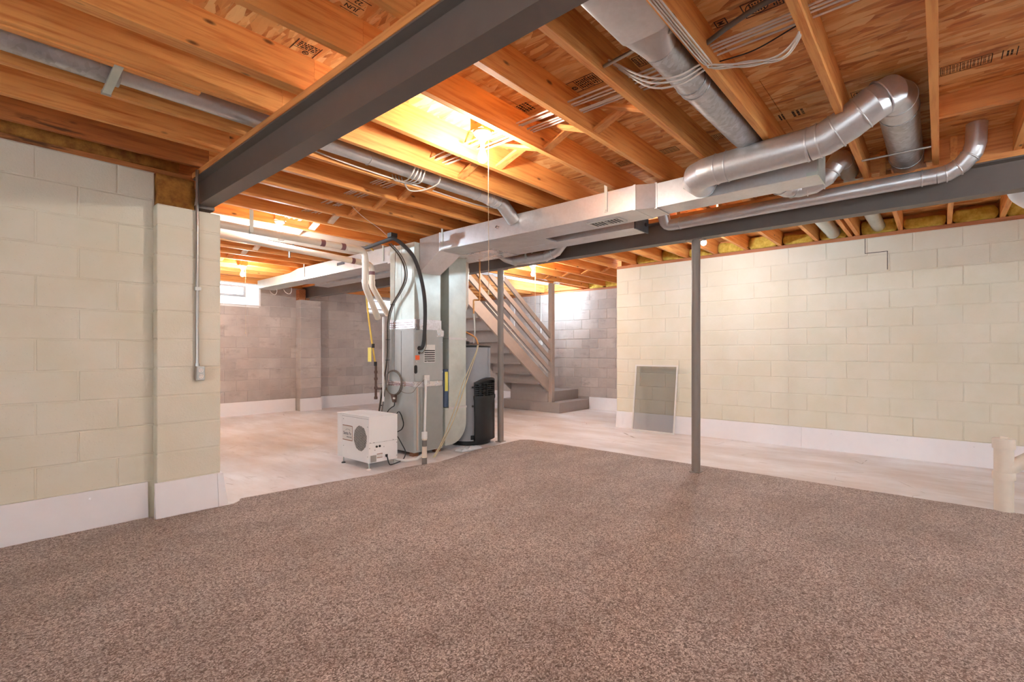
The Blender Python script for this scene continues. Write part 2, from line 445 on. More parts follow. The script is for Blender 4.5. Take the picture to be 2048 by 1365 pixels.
# left wall (cream) with its pilaster
wall_left = tag(MB().box(XL, .961, 4.26+MJ, 4.46, 0, 2.475).build('wall_left', 'cream_mortar'), kind='structure')
lay_blocks(wall_left, '-y', 4.26, -1.7, .962, .255, 2.475, .751, 'cream_block', ch=.2018)
pil = MB().box(.955+MJ, 1.36, 4.17+MJ, 4.46, 0, 2.238).build('pilaster', 'cream_mortar', wall_left)
zz = .257
while zz < 2.2:
    me = MB().box(.955, 1.362, 4.17, 4.45, zz+.004, min(zz+.2035, 2.238)-.004).build('pilaster_block', 'cream_block', wall_left, bevel=.006)
    zz += .2035 if zz + .2035 < 2.2 else 1
# hidden wall that continues from the pilaster to the back wall, and the walls behind the camera
tag(MB().box(1.16, 1.36, 4.47, 6.2, 0, ZS).box(1.16, 1.36, 8.8, 10.05, 0, ZS).box(1.16, 1.36, 6.2, 8.8, 0, 1.1).box(1.16, 1.36, 6.2, 8.8, 2.1, ZS).build('wall_side', 'grey_mortar'), kind='structure')
tag(MB().box(XL-.2, 2.4, YB-.2, YB, 0, ZS).box(5.0, 7.17, YB-.2, YB, 0, ZS).box(2.4, 5.0, YB-.2, YB, 0, .5).box(2.4, 5.0, YB-.2, YB, 1.7, ZS).build('wall_rear', 'cream_block'), kind='structure')
tag(MB().box(XL-.2, XL, YB, -2.2, 0, ZS).box(XL-.2, XL, 1.8, 4.46, 0, ZS).box(XL-.2, XL, -2.2, 1.8, 0, .3).box(XL-.2, XL, -2.2, 1.8, 2.2, ZS).build('wall_near', 'cream_block'), kind='structure')
def fill_window(n, horiz, a0, a1, z0, z1, xw=-3.62):  # invented window out of view, added only to let in fill daylight
    r = bpy.data.objects.new('window_%d' % n, None); C.objects.link(r); tag(r, kind='structure'); t = .05
    def b(name, mat, p0, p1, q0, q1, th):
        if horiz: bx(name, mat, r, p0, p1, YB-.12-th, YB-.12+th, q0, q1)
        else: bx(name, mat, r, xw-th, xw+th, p0, p1, q0, q1)
    b('frame', 'white_paint', a0, a1, z0, z0+t, .03); b('frame', 'white_paint', a0, a1, z1-t, z1, .03)
    k = 4
    for i in range(k+1):
        p = a0 + (a1-a0-t)*i/k; b('mullion', 'white_paint', p, p+t, z0+t, z1-t, .03)
        if i < k: b('pane', 'pane_glass', p+t, p+(a1-a0-t)/k, z0+t, z1-t, .002)
fill_window(3, True, 2.4, 5.0, .5, 1.7); fill_window(4, False, -2.2, 1.8, .3, 2.2); fill_window(5, False, 6.2, 8.8, 1.1, 2.1, 1.26)  # added fill openings: rear wall, near wall, hidden side wall
# grey wall behind the stairs
wall_far = tag(MB().box(8.82+MJ, 9.02, 3.7, 10.05, 0, 2.48).build('wall_far', 'grey_mortar'), kind='structure')
lay_blocks(wall_far, '-x', 8.82, 3.89, 9.85, .245, 2.48, 5.133, 'grey_block', ch=.2035, gap=.008)
tag(MB().box(7.17, 8.82, 3.72, 3.88, 0, 2.5).build('wall_return', 'grey_mortar'), kind='structure')
# back wall with two window openings
W1 = (2.62, 3.884, 2.066, 2.47); W2 = (6.25, 7.1, 2.10, 2.42)
wb = MB()
yb0, yb1 = 9.85 + MJ, 10.05
wb.box(1.16, W1[0], yb0, yb1, 0, 2.48).box(W1[0], W1[1], yb0, yb1, 0, W1[2]).box(W1[1], W2[0], yb0, yb1, 0, 2.48)
wb.box(W2[0], W2[1], yb0, yb1, 0, W2[2]).box(W2[0], W2[1], yb0, yb1, W2[3], 2.48).box(W2[1], 8.82, yb0, yb1, 0, 2.48)
wall_back = tag(wb.build('wall_back', 'grey_mortar'), kind='structure')
lay_blocks(wall_back, '-y', 9.85, 1.37, 8.8, .252, 2.48, 3.272, 'grey_block', ch=.2035, gap=.008, holes=(W1, W2))
MB().box(4.60+MJ, 5.03-MJ, 9.65+MJ, 9.85, 0, 2.238).build('pilaster', 'grey_mortar', wall_back)
zz = .252
while zz < 2.2:
    MB().box(4.60, 5.03, 9.65, 9.85, zz+.004, min(zz+.2035, 2.238)-.004).build('pilaster_block', 'grey_block', wall_back, bevel=.005); zz += .2035

# white base panels
def base_run(name, segs):
    root = bpy.data.objects.new(name, None); C.objects.link(root); tag(root, kind='structure')
    for (a, b, face, plane, zt, flare) in segs:
        t = .012
        if face == '-y':
            MB().hexa([(a, plane-t-flare, 0), (b, plane-t-flare, 0), (b, plane+.002, 0), (a, plane+.002, 0)],
                      [(a, plane-t, zt), (b, plane-t, zt), (b, plane+.002, zt), (a, plane+.002, zt)]).build('base_panel', 'white_base', root)
        else:
            MB().hexa([(plane-t-flare, a, 0), (plane+.002, a, 0), (plane+.002, b, 0), (plane-t-flare, b, 0)],
                      [(plane-t, a, zt), (plane+.002, a, zt), (plane+.002, b, zt), (plane-t, b, zt)]).build('base_panel', 'white_base', root)
        n = max(1, int((b - a)/.6))
        for i in range(n):
            p = a + (i + .5)*(b - a)/n
            c = (p, plane-t-.001, zt-.05) if face == '-y' else (plane-t-.001, p, zt-.05)
            MB().lathe([(.008, 0), (.008, .003), (.004, .005)], c, (0,-1,0) if face == '-y' else (-1,0,0), 10).build('fastener', 'white_base', root)
    return root
base_run('baseboard_left', [(XL, .92, '-y', 4.26, .258, .012), (.94, 1.335, '-y', 4.17, .256, .03)])
base_run('baseboard_right', [(YB, -1.2, '-x', 6.97, .252, .012), (-1.198, 1.3, '-x', 6.97, .252, .012), (1.302, 3.88, '-x', 6.97, .251, .012)])
base_run('baseboard_far', [(3.88, 5.55, '-x', 8.82, .25, .008), (7.05, 9.84, '-x', 8.82, .25, .008)])
base_run('baseboard_back', [(1.37, 4.585, '-y', 9.85, .252, .008), (4.59, 5.04, '-y', 9.65, .252, .008), (5.045, 8.8, '-y', 9.85, .252, .008)])
# flared end of the panel on the pilaster
MB().hexa([(1.336, 4.118, 0), (1.40, 4.118, 0), (1.40, 4.44, 0), (1.336, 4.44, 0)], [(1.336, 4.157, .256), (1.374, 4.157, .256), (1.374, 4.44, .256), (1.336, 4.44, .256)]).build('end_panel', 'white_base', bpy.data.objects['baseboard_left'])

# windows
def window(n, W, frame, label=None):
    root = bpy.data.objects.new('window_%d' % n, None); C.objects.link(root); root.location = ((W[0]+W[1])/2, 9.95, W[2]); tag(root, kind='structure')
    x0, x1, z0, z1 = W; fx0, fx1, fz0, fz1 = frame; yo = 10.22
    # splayed white reveals
    MB().hexa([(x0, 9.848, z0-.03), (x1, 9.848, z0-.03), (fx1, yo, fz0-.03), (fx0, yo, fz0-.03)], [(x0, 9.848, z0), (x1, 9.848, z0), (fx1, yo, fz0), (fx0, yo, fz0)]).build('sill', 'white_paint', root)
    MB().hexa([(x1, 9.848, z0), (x1+.03, 9.848, z0), (fx1+.03, yo, fz0), (fx1, yo, fz0)], [(x1, 9.848, z1), (x1+.03, 9.848, z1), (fx1+.03, yo, fz1), (fx1, yo, fz1)]).build('reveal', 'white_paint', root)
    MB().hexa([(x0-.03, 9.848, z0), (x0, 9.848, z0), (fx0, yo, fz0), (fx0-.03, yo, fz0)], [(x0-.03, 9.848, z1), (x0, 9.848, z1), (fx0, yo, fz1), (fx0-.03, yo, fz1)]).build('reveal', 'white_paint', root)
    bx('head', 'white_paint', root, x0, x1, 9.848, 9.90, z1, z1+.02)
    bx('glazing', 'pane_glass', root, x0, x1, 9.868, 9.872, z0, z1)
    t = .035; m = MB()
    m.box(fx0, fx1, yo-.02, yo+.03, fz0, fz0+t).box(fx0, fx1, yo-.02, yo+.03, fz1-t, fz1).box(fx0, fx0+t, yo-.02, yo+.03, fz0+t, fz1-t).box(fx1-t, fx1, yo-.02, yo+.03, fz0+t, fz1-t)
    m.build('frame', 'win_frame', root)
    MB().box(fx0+t, fx1-t, yo, yo+.005, fz0+t, fz1-t).build('pane', 'pane_glass', root)
window(1, W1, (2.75, 3.77, 2.27, 2.48)); window(2, W2, (6.35, 6.95, 2.2, 2.42))

# ------------------------------------------------------------------ ceiling: panels, joists, bridging
ceiling = tag(MB().box(XL-.2, 4.85, YB-.2, 9.90, ZS+.02, ZS+.05).box(4.85, 9.02, YB-.2, 5.8, ZS+.02, ZS+.05).box(4.85, 9.02, 6.85, 9.90, ZS+.02, ZS+.05).build('ceiling', 'osb'), kind='structure')
x = .58 - 1.2192*4
col_i = 0
while x < 9.0:
    y = -4.1 - (1.22 if col_i % 2 else 0)
    while y < 10.0:
        x0, x1, y0, y1 = max(x, -3.69), min(x+1.2192, 9.02), max(y, -4.2), min(y+2.438, 9.90)
        for (a, b) in ([(y0, min(y1, 5.8)), (max(y0, 6.85), y1)] if x1 > 4.9 else [(y0, y1)]):
            if b - a > .02: bx('osb_panel', 'osb', ceiling, x0+.0015, x1-.0015, a+.0015, b-.0015, ZS, ZS+.019)
        y += 2.438
    x += 1.2192; col_i += 1
def joist(x0, x1, yf, mat='fir', z0=ZJ, w=.038): return bx('joist', mat, ceiling, x0, x1, yf-w, yf, z0, ZS-.0005)
main_y = [.045, .455, .86, 1.278, 1.668, 2.064, 2.53, 2.91, 3.33, 3.73, 4.14]
far_y = [4.55 + .4064*i for i in range(13)]
neg_y = [-.37 - .4064*i for i in range(9)]
for yy in main_y + neg_y: joist(1.263, 4.86, yy, 'fir' if yy > -.8 else 'fir_far')
for i, yy in enumerate(far_y): joist(1.365, 4.86, yy, 'fir_white' if i in (3, 4) else 'fir')
def skew_joist(x0, x1, ya, yb_, mat, z0=ZJ, w=.038):
    return MB().hexa([(x0, ya-w, z0), (x1, yb_-w, z0), (x1, yb_, z0), (x0, ya, z0)], [(x0, ya-w, ZS-.0005), (x1, yb_-w, ZS-.0005), (x1, yb_, ZS-.0005), (x0, ya, ZS-.0005)]).build('joist', mat, ceiling)
for i, yy in enumerate(main_y[::-1] + neg_y): skew_joist(XL+.02, 1.262, yy+(.10 if i else .02), yy, 'fir_dirty' if i == 0 else 'fir')
skew_joist(XL+.02, .86, 3.049, 2.957, 'fir', ZJ-.008)          # sistered boards
skew_joist(XL+.02, 1.262, 2.672, 2.569, 'fir')
right_y = [-.86, -.453, -.053, .354, .748, 1.16, 1.566, 1.966, 2.37, 2.78, 3.18, 3.59]
for yy in right_y: joist(4.72, 7.16, yy, 'fir')
joist(4.72, 7.16, .82, 'fir')
for yy in [-1.27-.4064*i for i in range(6)]: joist(4.72, 7.16, yy, 'fir_far')
stair_y = [4.0 + .4064*i for i in range(15)]
for yy in stair_y:
    if 5.78 < yy < 6.9: continue
    joist(4.72, 8.98, yy, 'fir')
joist(4.72, 8.98, 5.80, 'fir'); joist(4.72, 8.98, 6.90, 'fir')
# stairwell lining above the opening
tag(MB().box(4.85, 8.9, 5.80, 5.815, ZS, 3.9).box(4.85, 8.9, 6.835, 6.85, ZS, 3.9).box(8.885, 8.9, 5.815, 6.835, ZS, 3.9).box(4.85, 4.865, 5.815, 6.835, ZS, 3.9).box(4.85, 8.9, 5.8, 6.85, 3.9, 3.92).build('wall_stairwell', 'white_paint'), kind='structure')
# blocking and rim pieces
for (x0, x1, y0, y1, z0, m) in [(3.92, 3.958, -.37, .007, 2.60, 'fir_y'), (2.55, 2.588, -.37, .007, 2.60, 'fir_y'), (4.74, 4.78, -.37, .007, 2.547, 'fir_y'),
        (4.76, 4.80, .045, .417, 2.60, 'fir_y'), (4.76, 4.80, .86, 1.24, 2.56, 'fir_y'), (4.76, 4.80, .455, .822, 2.58, 'fir_y')]:
    bx('blocking', m, ceiling, x0, x1, y0, y1, z0, ZS-.001)
bx('sill_plate', 'sill', ceiling, 6.98, 7.12, YB, 3.88, 2.503, 2.546)
bx('sill_plate', 'sill', ceiling, 8.83, 8.97, 3.9, 9.8, 2.48, 2.52)
bx('sill_plate', 'sill', ceiling, 3.95, 6.2, 9.87, 10.0, 2.48, 2.52)
bx('sill_plate', 'fir_dirty', ceiling, XL, 1.19, 4.275, 4.42, 2.475, 2.513)
bx('rim_board', 'fir_y', ceiling, 7.122, 7.16, YB, 3.88, 2.503, ZS)
bx('rim_board', 'fir_y', ceiling, 8.98, 9.02, 3.9, 10, 2.48, ZS)
bx('rim_board', 'fir_dirty', ceiling, XL, 1.35, 4.42, 4.46, 2.475, ZS)
bx('rim_board', 'fir', ceiling, 1.36, 9.0, 9.862, 9.90, 2.485, ZS)
def strut(xc, y0, z0, y1, z1, mat='fir_y'):
    d = Vector((0, y1-y0, z1-z0)).normalized(); n = Vector((0, -d.z, d.y)); hw, ht = .032, .0095
    a = Vector((xc, y0, z0)); b = Vector((xc, y1, z1)); q = []
    for p in (a, b): q.append([p + Vector((-hw,0,0)) - n*ht, p + Vector((hw,0,0)) - n*ht, p + Vector((hw,0,0)) + n*ht, p + Vector((-hw,0,0)) + n*ht])
    MB().hexa(q[0], q[1]).build('bridging', mat, ceiling)
yb_all = main_y[3:] + far_y
for a, b in zip(yb_all[:-1], yb_all[1:]):
    xc = 2.64 + random.uniform(-.02, .02); m = 'fir_white' if 4.3 < a < 7 else 'fir_y'
    strut(xc-.035, a+.002, ZJ+.02, b-.04, ZS-.02, m); strut(xc+.035, a+.002, ZS-.02, b-.04, ZJ+.02, m)
for a, b in zip(stair_y[:-1], stair_y[1:]):
    if 5.3 < a < 6.9: continue
    xc = 7.3; strut(xc-.035, a+.002, ZJ+.02, b-.04, ZS-.02); strut(xc+.035, a+.002, ZS-.02, b-.04, ZJ+.02)

# printed grade stamps on the subfloor (flat print)
def stamp(cx, cy, items, ang=0.0):
    r = bpy.data.objects.new('grade_stamp', None); C.objects.link(r); r.parent = ceiling; r.location = (cx, cy, ZS-.0008)
    ca, sa = math.cos(ang), math.sin(ang); m = MB()
    def q(x0, y0, x1, y1):
        pts = []
        for (u, v) in ((x0,y0),(x1,y0),(x1,y1),(x0,y1)): pts.append((cx + u*ca - v*sa, cy + u*sa + v*ca))
        m.prism(pts, 'z', ZS-.0012, ZS-.0002)
    for it in items:
        if it[0] == 'box':
            _, x0, y0, x1, y1, t = it
            q(x0,y0,x1,y0+t); q(x0,y1-t,x1,y1); q(x0,y0,x0+t,y1); q(x1-t,y0,x1,y1)
        elif it[0] == 'bar': q(*it[1:])
        elif it[0] == 'dash':       # lines of print too small to read
            _, x0, y0, x1, y1, rows, seed = it; rr = random.Random(seed); h = (y1-y0)/rows
            for k in range(rows):
                x = x0
                while x < x1:
                    wdt = rr.uniform(.006, .02); q(x, y0+k*h+h*.2, min(x+wdt, x1), y0+k*h+h*.75); x += wdt + rr.uniform(.004, .009)
        elif it[0] == 'ring':
            _, x, y, R = it; n = 26
            for k in range(n):
                a0, a1 = 2*PI*k/n, 2*PI*(k+1)/n
                pts = [(x+R*math.cos(a0), y+R*math.sin(a0)), (x+R*math.cos(a1), y+R*math.sin(a1)), (x+(R-.004)*math.cos(a1), y+(R-.004)*math.sin(a1)), (x+(R-.004)*math.cos(a0), y+(R-.004)*math.sin(a0))]
                m.prism([(cx+u*ca-v*sa, cy+u*sa+v*ca) for u, v in pts], 'z', ZS-.0012, ZS-.0002)
    m.build('print', 'ink', r)
    for it in items:
        if it[0] == 'text':
            _, s_, x, y, size, ta = it; a = ang + ta
            text('lettering', s_, size, 'ink', r, (cx + x*ca - y*sa, cy + x*sa + y*ca, ZS-.0014), (math.cos(a), math.sin(a), 0), (math.sin(a), -math.cos(a), 0), True)
    return r
# positions were measured on the underside of the subfloor; u runs along X
stamp(1.186, 2.035, [('box', -.061, -.002, .061, .036, .004), ('dash', -.05, .006, .05, .018, 1, 3), ('bar', -.061, .020, .061, .0215), ('dash', -.055, .023, .055, .031, 1, 4), ('bar', -.045, -.018, .045, -.0155), ('text', 'JUN', -.006, -.045, .036, PI), ('bar', -.045, -.070, .045, -.0675), ('text', '22', .0, -.098, .036, PI), ('bar', -.035, -.122, .05, -.1195)])
stamp(1.19, 2.43, [('bar', -.061, -.05, -.0575, .062), ('bar', .0575, -.05, .061, .062), ('bar', -.061, .022, .061, .0245), ('dash', -.045, -.042, .05, .016, 4, 9), ('ring', .014, .043, .016), ('dash', .004, .037, .024, .049, 2, 5)])
stamp(2.395, 1.548, [('box', -.06, -.098, .06, .098, .0035), ('bar', -.06, .034, .06, .037), ('bar', -.06, -.042, .06, -.039), ('dash', -.045, -.036, .045, .030, 5, 2), ('dash', -.045, -.09, .045, -.048, 3, 7), ('ring', .012, .067, .018), ('dash', 0, .055, .024, .079, 3, 8), ('bar', -.045, .08, -.04, .085)])
stamp(2.375, .62, [('box', -.055, -.10, .055, .058, .004), ('ring', 0, 0, .048), ('dash', -.034, -.03, .034, .03, 5, 1), ('dash', -.04, -.09, .045, -.058, 3, 6)])
stamp(2.382, .777, [('box', -.028, -.026, .028, .026, .004), ('text', 'M', 0, 0, .04, PI)])
def cells(y0, y1, n, x0=-.055, x1=.055, seed=0):
    out = [('box', x0, y0, x1, y1, .003)]
    for k in range(n):
        a = y0 + (y1-y0)*k/n; b = y0 + (y1-y0)*(k+1)/n; m_ = (a+b)/2
        out += [('bar', x0, a, x1, a+.003), ('dash', x0+.014, a+.009, x1-.012, m_-.003, 2, seed+k), ('dash', x0+.014, m_+.003, x1-.012, b-.006, 2, seed+k+50)]
    return out
stamp(3.60, -.10, cells(-.105, .10, 5, seed=21))
stamp(3.60, -.28, [('bar', -.05, -.02, .05, -.016), ('bar', -.05, .035, .05, .039), ('dash', -.03, -.005, .03, .025, 2, 90)])
stamp(4.83, -.235, cells(-.16, .17, 7, -.06, .06, 31))
stamp(3.60, .73, [('dash', -.045, .04, .045, .075, 2, 23), ('dash', -.045, -.075, .045, .0, 3, 24)])
stamp(3.583, .35, [('box', -.05, -.055, .05, .055, .003), ('ring', 0, .01, .036), ('dash', -.025, -.012, .025, .032, 4, 3)])
stamp(3.62, 1.19, cells(-.08, .06, 4, -.045, .045, 41))
stamp(3.62, 1.57, cells(-.07, .07, 5, -.045, .045, 51))
stamp(3.62, 1.95, cells(-.10, .05, 5, -.045, .045, 61))
stamp(2.41, 1.16, cells(-.06, .07, 3, -.05, .05, 71))
stamp(2.39, 1.99, [('dash', -.05, -.06, .05, .03, 4, 12)])

# ------------------------------------------------------------------ carpet
edge = [(XL, YB), (5.10, YB), (5.09, -.3), (5.10, 1.2), (5.09, 2.4), (5.10, 3.4), (5.10, 4.13), (5.01, 4.24), (4.5, 4.205), (4.04, 4.17), (3.7, 4.08), (3.41, 4.025), (3.2, 4.07), (3.04, 4.09),
        (2.66, 4.065), (2.43, 4.11), (2.0, 4.16), (1.516, 4.21), (1.49, 4.15), (1.43, 4.112), (1.41, 4.105), (.93, 4.125), (.925, 4.222), (XL, 4.222)]
pts = []
rr = random.Random(3)
for i, p in enumerate(edge):
    q = edge[(i+1) % len(edge)]; n = max(1, int(math.dist(p, q)/.05)) if p[0] > .5 and p[1] > -1 else 1
    for k in range(n):
        t = k/n; j = rr.uniform(-.004, .004) if k else 0
        pts.append((p[0]+(q[0]-p[0])*t + j*(abs(q[1]-p[1]) > abs(q[0]-p[0])), p[1]+(q[1]-p[1])*t + j*(abs(q[0]-p[0]) >= abs(q[1]-p[1]))))
tag(MB().prism(pts, 'z', .0005, .013).build('carpet', 'carpet'), 'brown speckled low pile carpet laid over the concrete floor', 'carpet')

# ------------------------------------------------------------------ steel beams and posts
def beam(name, x0, x1, y0, y1, zb, zt, label, nail=(0, 0)):
    b = thing(name, ((x0+x1)/2, (y0+y1)/2, zb), label, 'beam'); xm = (x0+x1)/2; tf, tw = .011, .008
    m = MB(); prof = [(x0, zb), (x1, zb), (x1, zb+tf*.8), (xm+tw, zb+tf*1.6), (xm+tw, zt-tf*1.6), (x1, zt-tf*.8), (x1, zt), (x0, zt), (x0, zt-tf*.8), (xm-tw, zt-tf*1.6), (xm-tw, zb+tf*1.6), (x0, zb+tf*.8)]
    m.prism(prof, 'y', y0, y1).build('flanged_section', 'steel_paint', b)
    bx('nailer', 'fir_y', b, x0-.004+nail[0], x1+.004+nail[1], y0, y1, zt+.0005, ZJ-.0005)
    return b
lb = beam('steel_beam', 1.212, 1.315, YB+.02, 4.30, 2.285, 2.507, 'grey painted steel beam above the left of the carpet, ending on the cream pilaster')
bx('bearing_plate', 'steel_paint', lb, 1.205, 1.322, 4.172, 4.33, 2.262, 2.285)
rb = beam('steel_beam', 4.73, 4.85, YB+.02, 9.84, 2.285, 2.507, 'long grey painted steel beam carried by the two slender posts')
bx('shim', 'wood_block', rb, 4.72, 4.80, 9.68, 9.80, 2.24, 2.285); bx('end_block', 'sill', rb, 4.60, 4.73, 9.70, 9.84, 2.24, 2.45)
def post(x, y, z0, label):
    p = thing('support_post', (x, y, z0), label, 'post')
    MB().tube([(x, y, z0+.006), (x, y, 2.275)], .041, 24).build('shaft', 'post_paint', p, smooth=50)
    bx('cap_plate', 'post_paint', p, x-.06, x+.06, y-.08, y+.08, 2.275, 2.285); bx('foot_plate', 'post_paint', p, x-.05, x+.05, y-.05, y+.05, z0, z0+.006)
    return p
post(4.79, 1.80, .013, 'slender grey steel post standing at the edge of the carpet before the cream wall')
post(4.79, 4.39, .0, 'slender grey steel post beside the water heater')

# ------------------------------------------------------------------ insulation
def batt(name, x0, x1, y0, y1, z0, z1, mat, label, seed, n=7, amp=.02):
    rr = random.Random(seed); m = MB(); dims = (x1-x0, y1-y0, z1-z0); k = [max(2, min(16, int(d/.05))) for d in dims]
    bm = bmesh.new(); bmesh.ops.create_cube(bm, size=1.0)
    bmesh.ops.subdivide_edges(bm, edges=bm.edges, cuts=6, use_grid_fill=True)
    ph = [rr.uniform(0, 6) for _ in range(6)]
    for v in bm.verts:
        p = v.co
        X = x0 + (p.x+.5)*dims[0]; Y = y0 + (p.y+.5)*dims[1]; Z = z0 + (p.z+.5)*dims[2]
        d = amp*(math.sin(X*31+ph[0])*math.sin(Y*23+ph[1]) + .7*math.sin(Z*37+ph[2]+Y*11)) * .5
        s = 1 - .12*abs(p.z*2)**3
        v.co = (X + (d if abs(p.x) > .4 else 0), y0 + dims[1]*(.5 + p.y*s) + (d*.6 if abs(p.y) > .4 else 0), Z + (d*.8 if p.z > .4 else 0))
    me = bpy.data.meshes.new(name); bm.to_mesh(me); bm.free(); me.shade_smooth(); me.materials.append(MATS[mat])
    o = bpy.data.objects.new(name, me); C.objects.link(o)
    return tag(o, label, 'insulation', 'insulation batts')
ordn = ['first', 'second', 'third', 'fourth', 'fifth', 'sixth', 'seventh', 'eighth', 'ninth', 'tenth', 'eleventh']
ys = [-.86, -.453, -.053, .354, .748, 1.16, 1.566, 1.966, 2.37, 2.78, 3.18, 3.59]
for i, (a, b) in enumerate(zip(ys[:-1], ys[1:])):
    a2 = .82 if abs(a-.748) < .01 else a
    batt('insulation_batt', 6.99, 7.11, a2+.012, b-.05, 2.552, 2.70 - .02*(i % 3), 'insul_yellow', 'yellow insulation batt above the cream wall, %s bay from the white elbow pipe' % ordn[i], 40+i)
batt('insulation_batt', XL+.1, 1.12, 4.29, 4.41, 2.518, 2.66, 'insul_brown', 'long brownish insulation strip along the top of the left cream wall', 70, amp=.012)
batt('insulation_batt', .965, 1.20, 4.20, 4.40, 2.245, 2.466, 'insul_brown', 'brownish insulation pad stuffed in the notch above the pilaster', 71, amp=.012)
for i, (a, b) in enumerate([(4.41, 4.77), (4.82, 5.18), (5.22, 5.58)]):
    batt('insulation_batt', 8.84, 8.96, a, b, 2.525, 2.70, 'insul_yellow', 'pale yellow insulation batt above the grey block wall, %s bay from the cream corner' % ordn[i], 80+i)

# ------------------------------------------------------------------ sheet metal ducts
def rounded(name, mat, parent, path, r, seg=28, beads=(), bead_mat=None):
    o = MB().tube(path, r, seg).build(name, mat, parent, smooth=18)
    for (c, ax) in beads: MB().ring(c, ax, r if not isinstance(r, list) else r[0], .0055, 28, 6).build('seam', bead_mat or mat, parent, smooth=60)
    return o
# main rectangular trunk
md = thing('main_duct', (3.78, 3.1, 2.33), 'galvanised rectangular main duct running from the furnace over the carpet edge', 'duct')
MB().box(3.62, 3.95, 1.85, 4.25, 2.33, 2.53).build('trunk', 'galv', md, bevel=.003)
MB().hexa([(3.62, 1.85, 2.33), (3.95, 1.85, 2.33), (3.95, 1.85, 2.53), (3.62, 1.85, 2.53)], [(3.69, 1.70, 2.333), (3.925, 1.70, 2.333), (3.925, 1.70, 2.527), (3.69, 1.70, 2.527)]).build('reducer', 'galv', md)
MB().box(3.69, 3.925, .60, 1.70, 2.333, 2.527).build('trunk', 'galv', md, bevel=.003)
for y0 in (1.845, 1.695, 4.235): 
    e = (3.617, 3.953) if y0 > 1.8 else (3.687, 3.928)
    m = MB(); m.box(e[0], e[0]+.004, y0, y0+.022, 2.327, 2.533).box(e[1]-.004, e[1], y0, y0+.022, 2.327, 2.533).box(e[0]+.004, e[1]-.004, y0, y0+.022, 2.327, 2.331); m.build('drive_cleat', 'galv', md)
m = MB(); m.box(3.68, 3.93, .592, .60, 2.325, 2.535); m.build('end_cap', 'galv_pale', md)
bx('corner_flange', 'galv_pale', md, 3.672, 3.70, .596, .66, 2.328, 2.352)
MB().hexa([(3.62, 4.25, 2.33), (3.95, 4.25, 2.33), (3.95, 4.25, 2.53), (3.62, 4.25, 2.53)], [(3.50, 4.452, 2.09), (3.80, 4.452, 2.09), (3.80, 4.452, 2.47), (3.50, 4.452, 2.47)]).build('transition', 'galv', md)
# bottom register in the trunk
g = MB().box(3.715, 3.87, 2.05, 2.37, 2.322, 2.3295).build('register', 'aluminium', md)
for k in range(2): bx('louver_panel', 'black_rubber', g, 3.735, 3.85, 2.075+k*.145, 2.20+k*.145, 2.3205, 2.3215)
for k in range(9):
    yy = 2.085 + .031*k; MB().box(3.737, 3.848, yy, yy+.008, 2.318, 2.3203).build('louver', 'aluminium', g)
for yy in (2.115, 4.20): 
    s_ = MB(); s_.box(3.613, 3.617, yy-.014, yy+.014, 2.36, 2.60); s_.build('hanger_strap', 'galv_pale', md)
    MB().lathe([(.006, 0), (.006, .003), (.002, .005)], (3.613, yy, 2.375), (-1,0,0), 8).build('screw', 'galv', md)
MB().box(3.615, 3.6185, 3.95, 4.22, 2.332, 2.345).build('tape', 'paper', md)
rr = random.Random(5); m = MB()
for k in range(5): m.lathe([(.001, 0), (.014, .002), (.008, .008)], (3.617, 3.36+rr.uniform(-.02, .02), 2.435+rr.uniform(-.015, .015)), (-1,0,0), 8)
m.build('sealant_patch', 'foil', md)
# far half of the trunk, beyond the furnace
fd = thing('far_duct', (3.8, 7.3, 2.33), 'galvanised rectangular duct running from the furnace to the back wall', 'duct')
MB().box(3.66, 4.02, 5.15, 7.77, 2.33, 2.53).build('trunk', 'galv', fd, bevel=.003)
MB().hexa([(3.66, 7.77, 2.33), (4.02, 7.77, 2.33), (4.02, 7.77, 2.53), (3.66, 7.77, 2.53)], [(3.70, 8.15, 2.35), (4.0, 8.15, 2.35), (4.0, 8.15, 2.50), (3.70, 8.15, 2.50)]).build('reducer', 'galv', fd)
MB().box(3.70, 4.0, 8.15, 9.45, 2.35, 2.50).build('trunk', 'galv_pale', fd, bevel=.003)
MB().box(3.55, 3.90, 4.935, 5.15, 2.28, 2.45).build('collar', 'galv', fd)
for yy in (5.4, 7.55): bx('hanger_strap', 'galv_pale', fd, 3.652, 3.656, yy-.014, yy+.014, 2.36, 2.60)
bx('warning_label', 'ink_grey', fd, 3.655, 3.659, 6.35, 6.55, 2.43, 2.47)
# return duct beside the beam
rd = thing('return_duct', (4.27, 5.0, 2.33), 'narrow galvanised return duct running alongside the long steel beam', 'duct')
MB().box(4.16, 4.41, 2.13, 8.2, 2.335, 2.455).build('trunk', 'galv', rd, bevel=.002)
bx('end_cap', 'duct_dark', rd, 4.15, 4.42, 2.118, 2.13, 2.325, 2.465)
bx('pan', 'galv', rd, 3.955, 4.16, 3.02, 4.42, 2.337, 2.35); bx('foil_wrap', 'foil', rd, 3.96, 4.40, 3.75, 4.35, 2.328, 2.336)
MB().lathe([(.018, 0), (.018, .004)], (4.36, 2.116, 2.40), (0,-1,0), 12).build('knockout', 'black_plastic', rd)
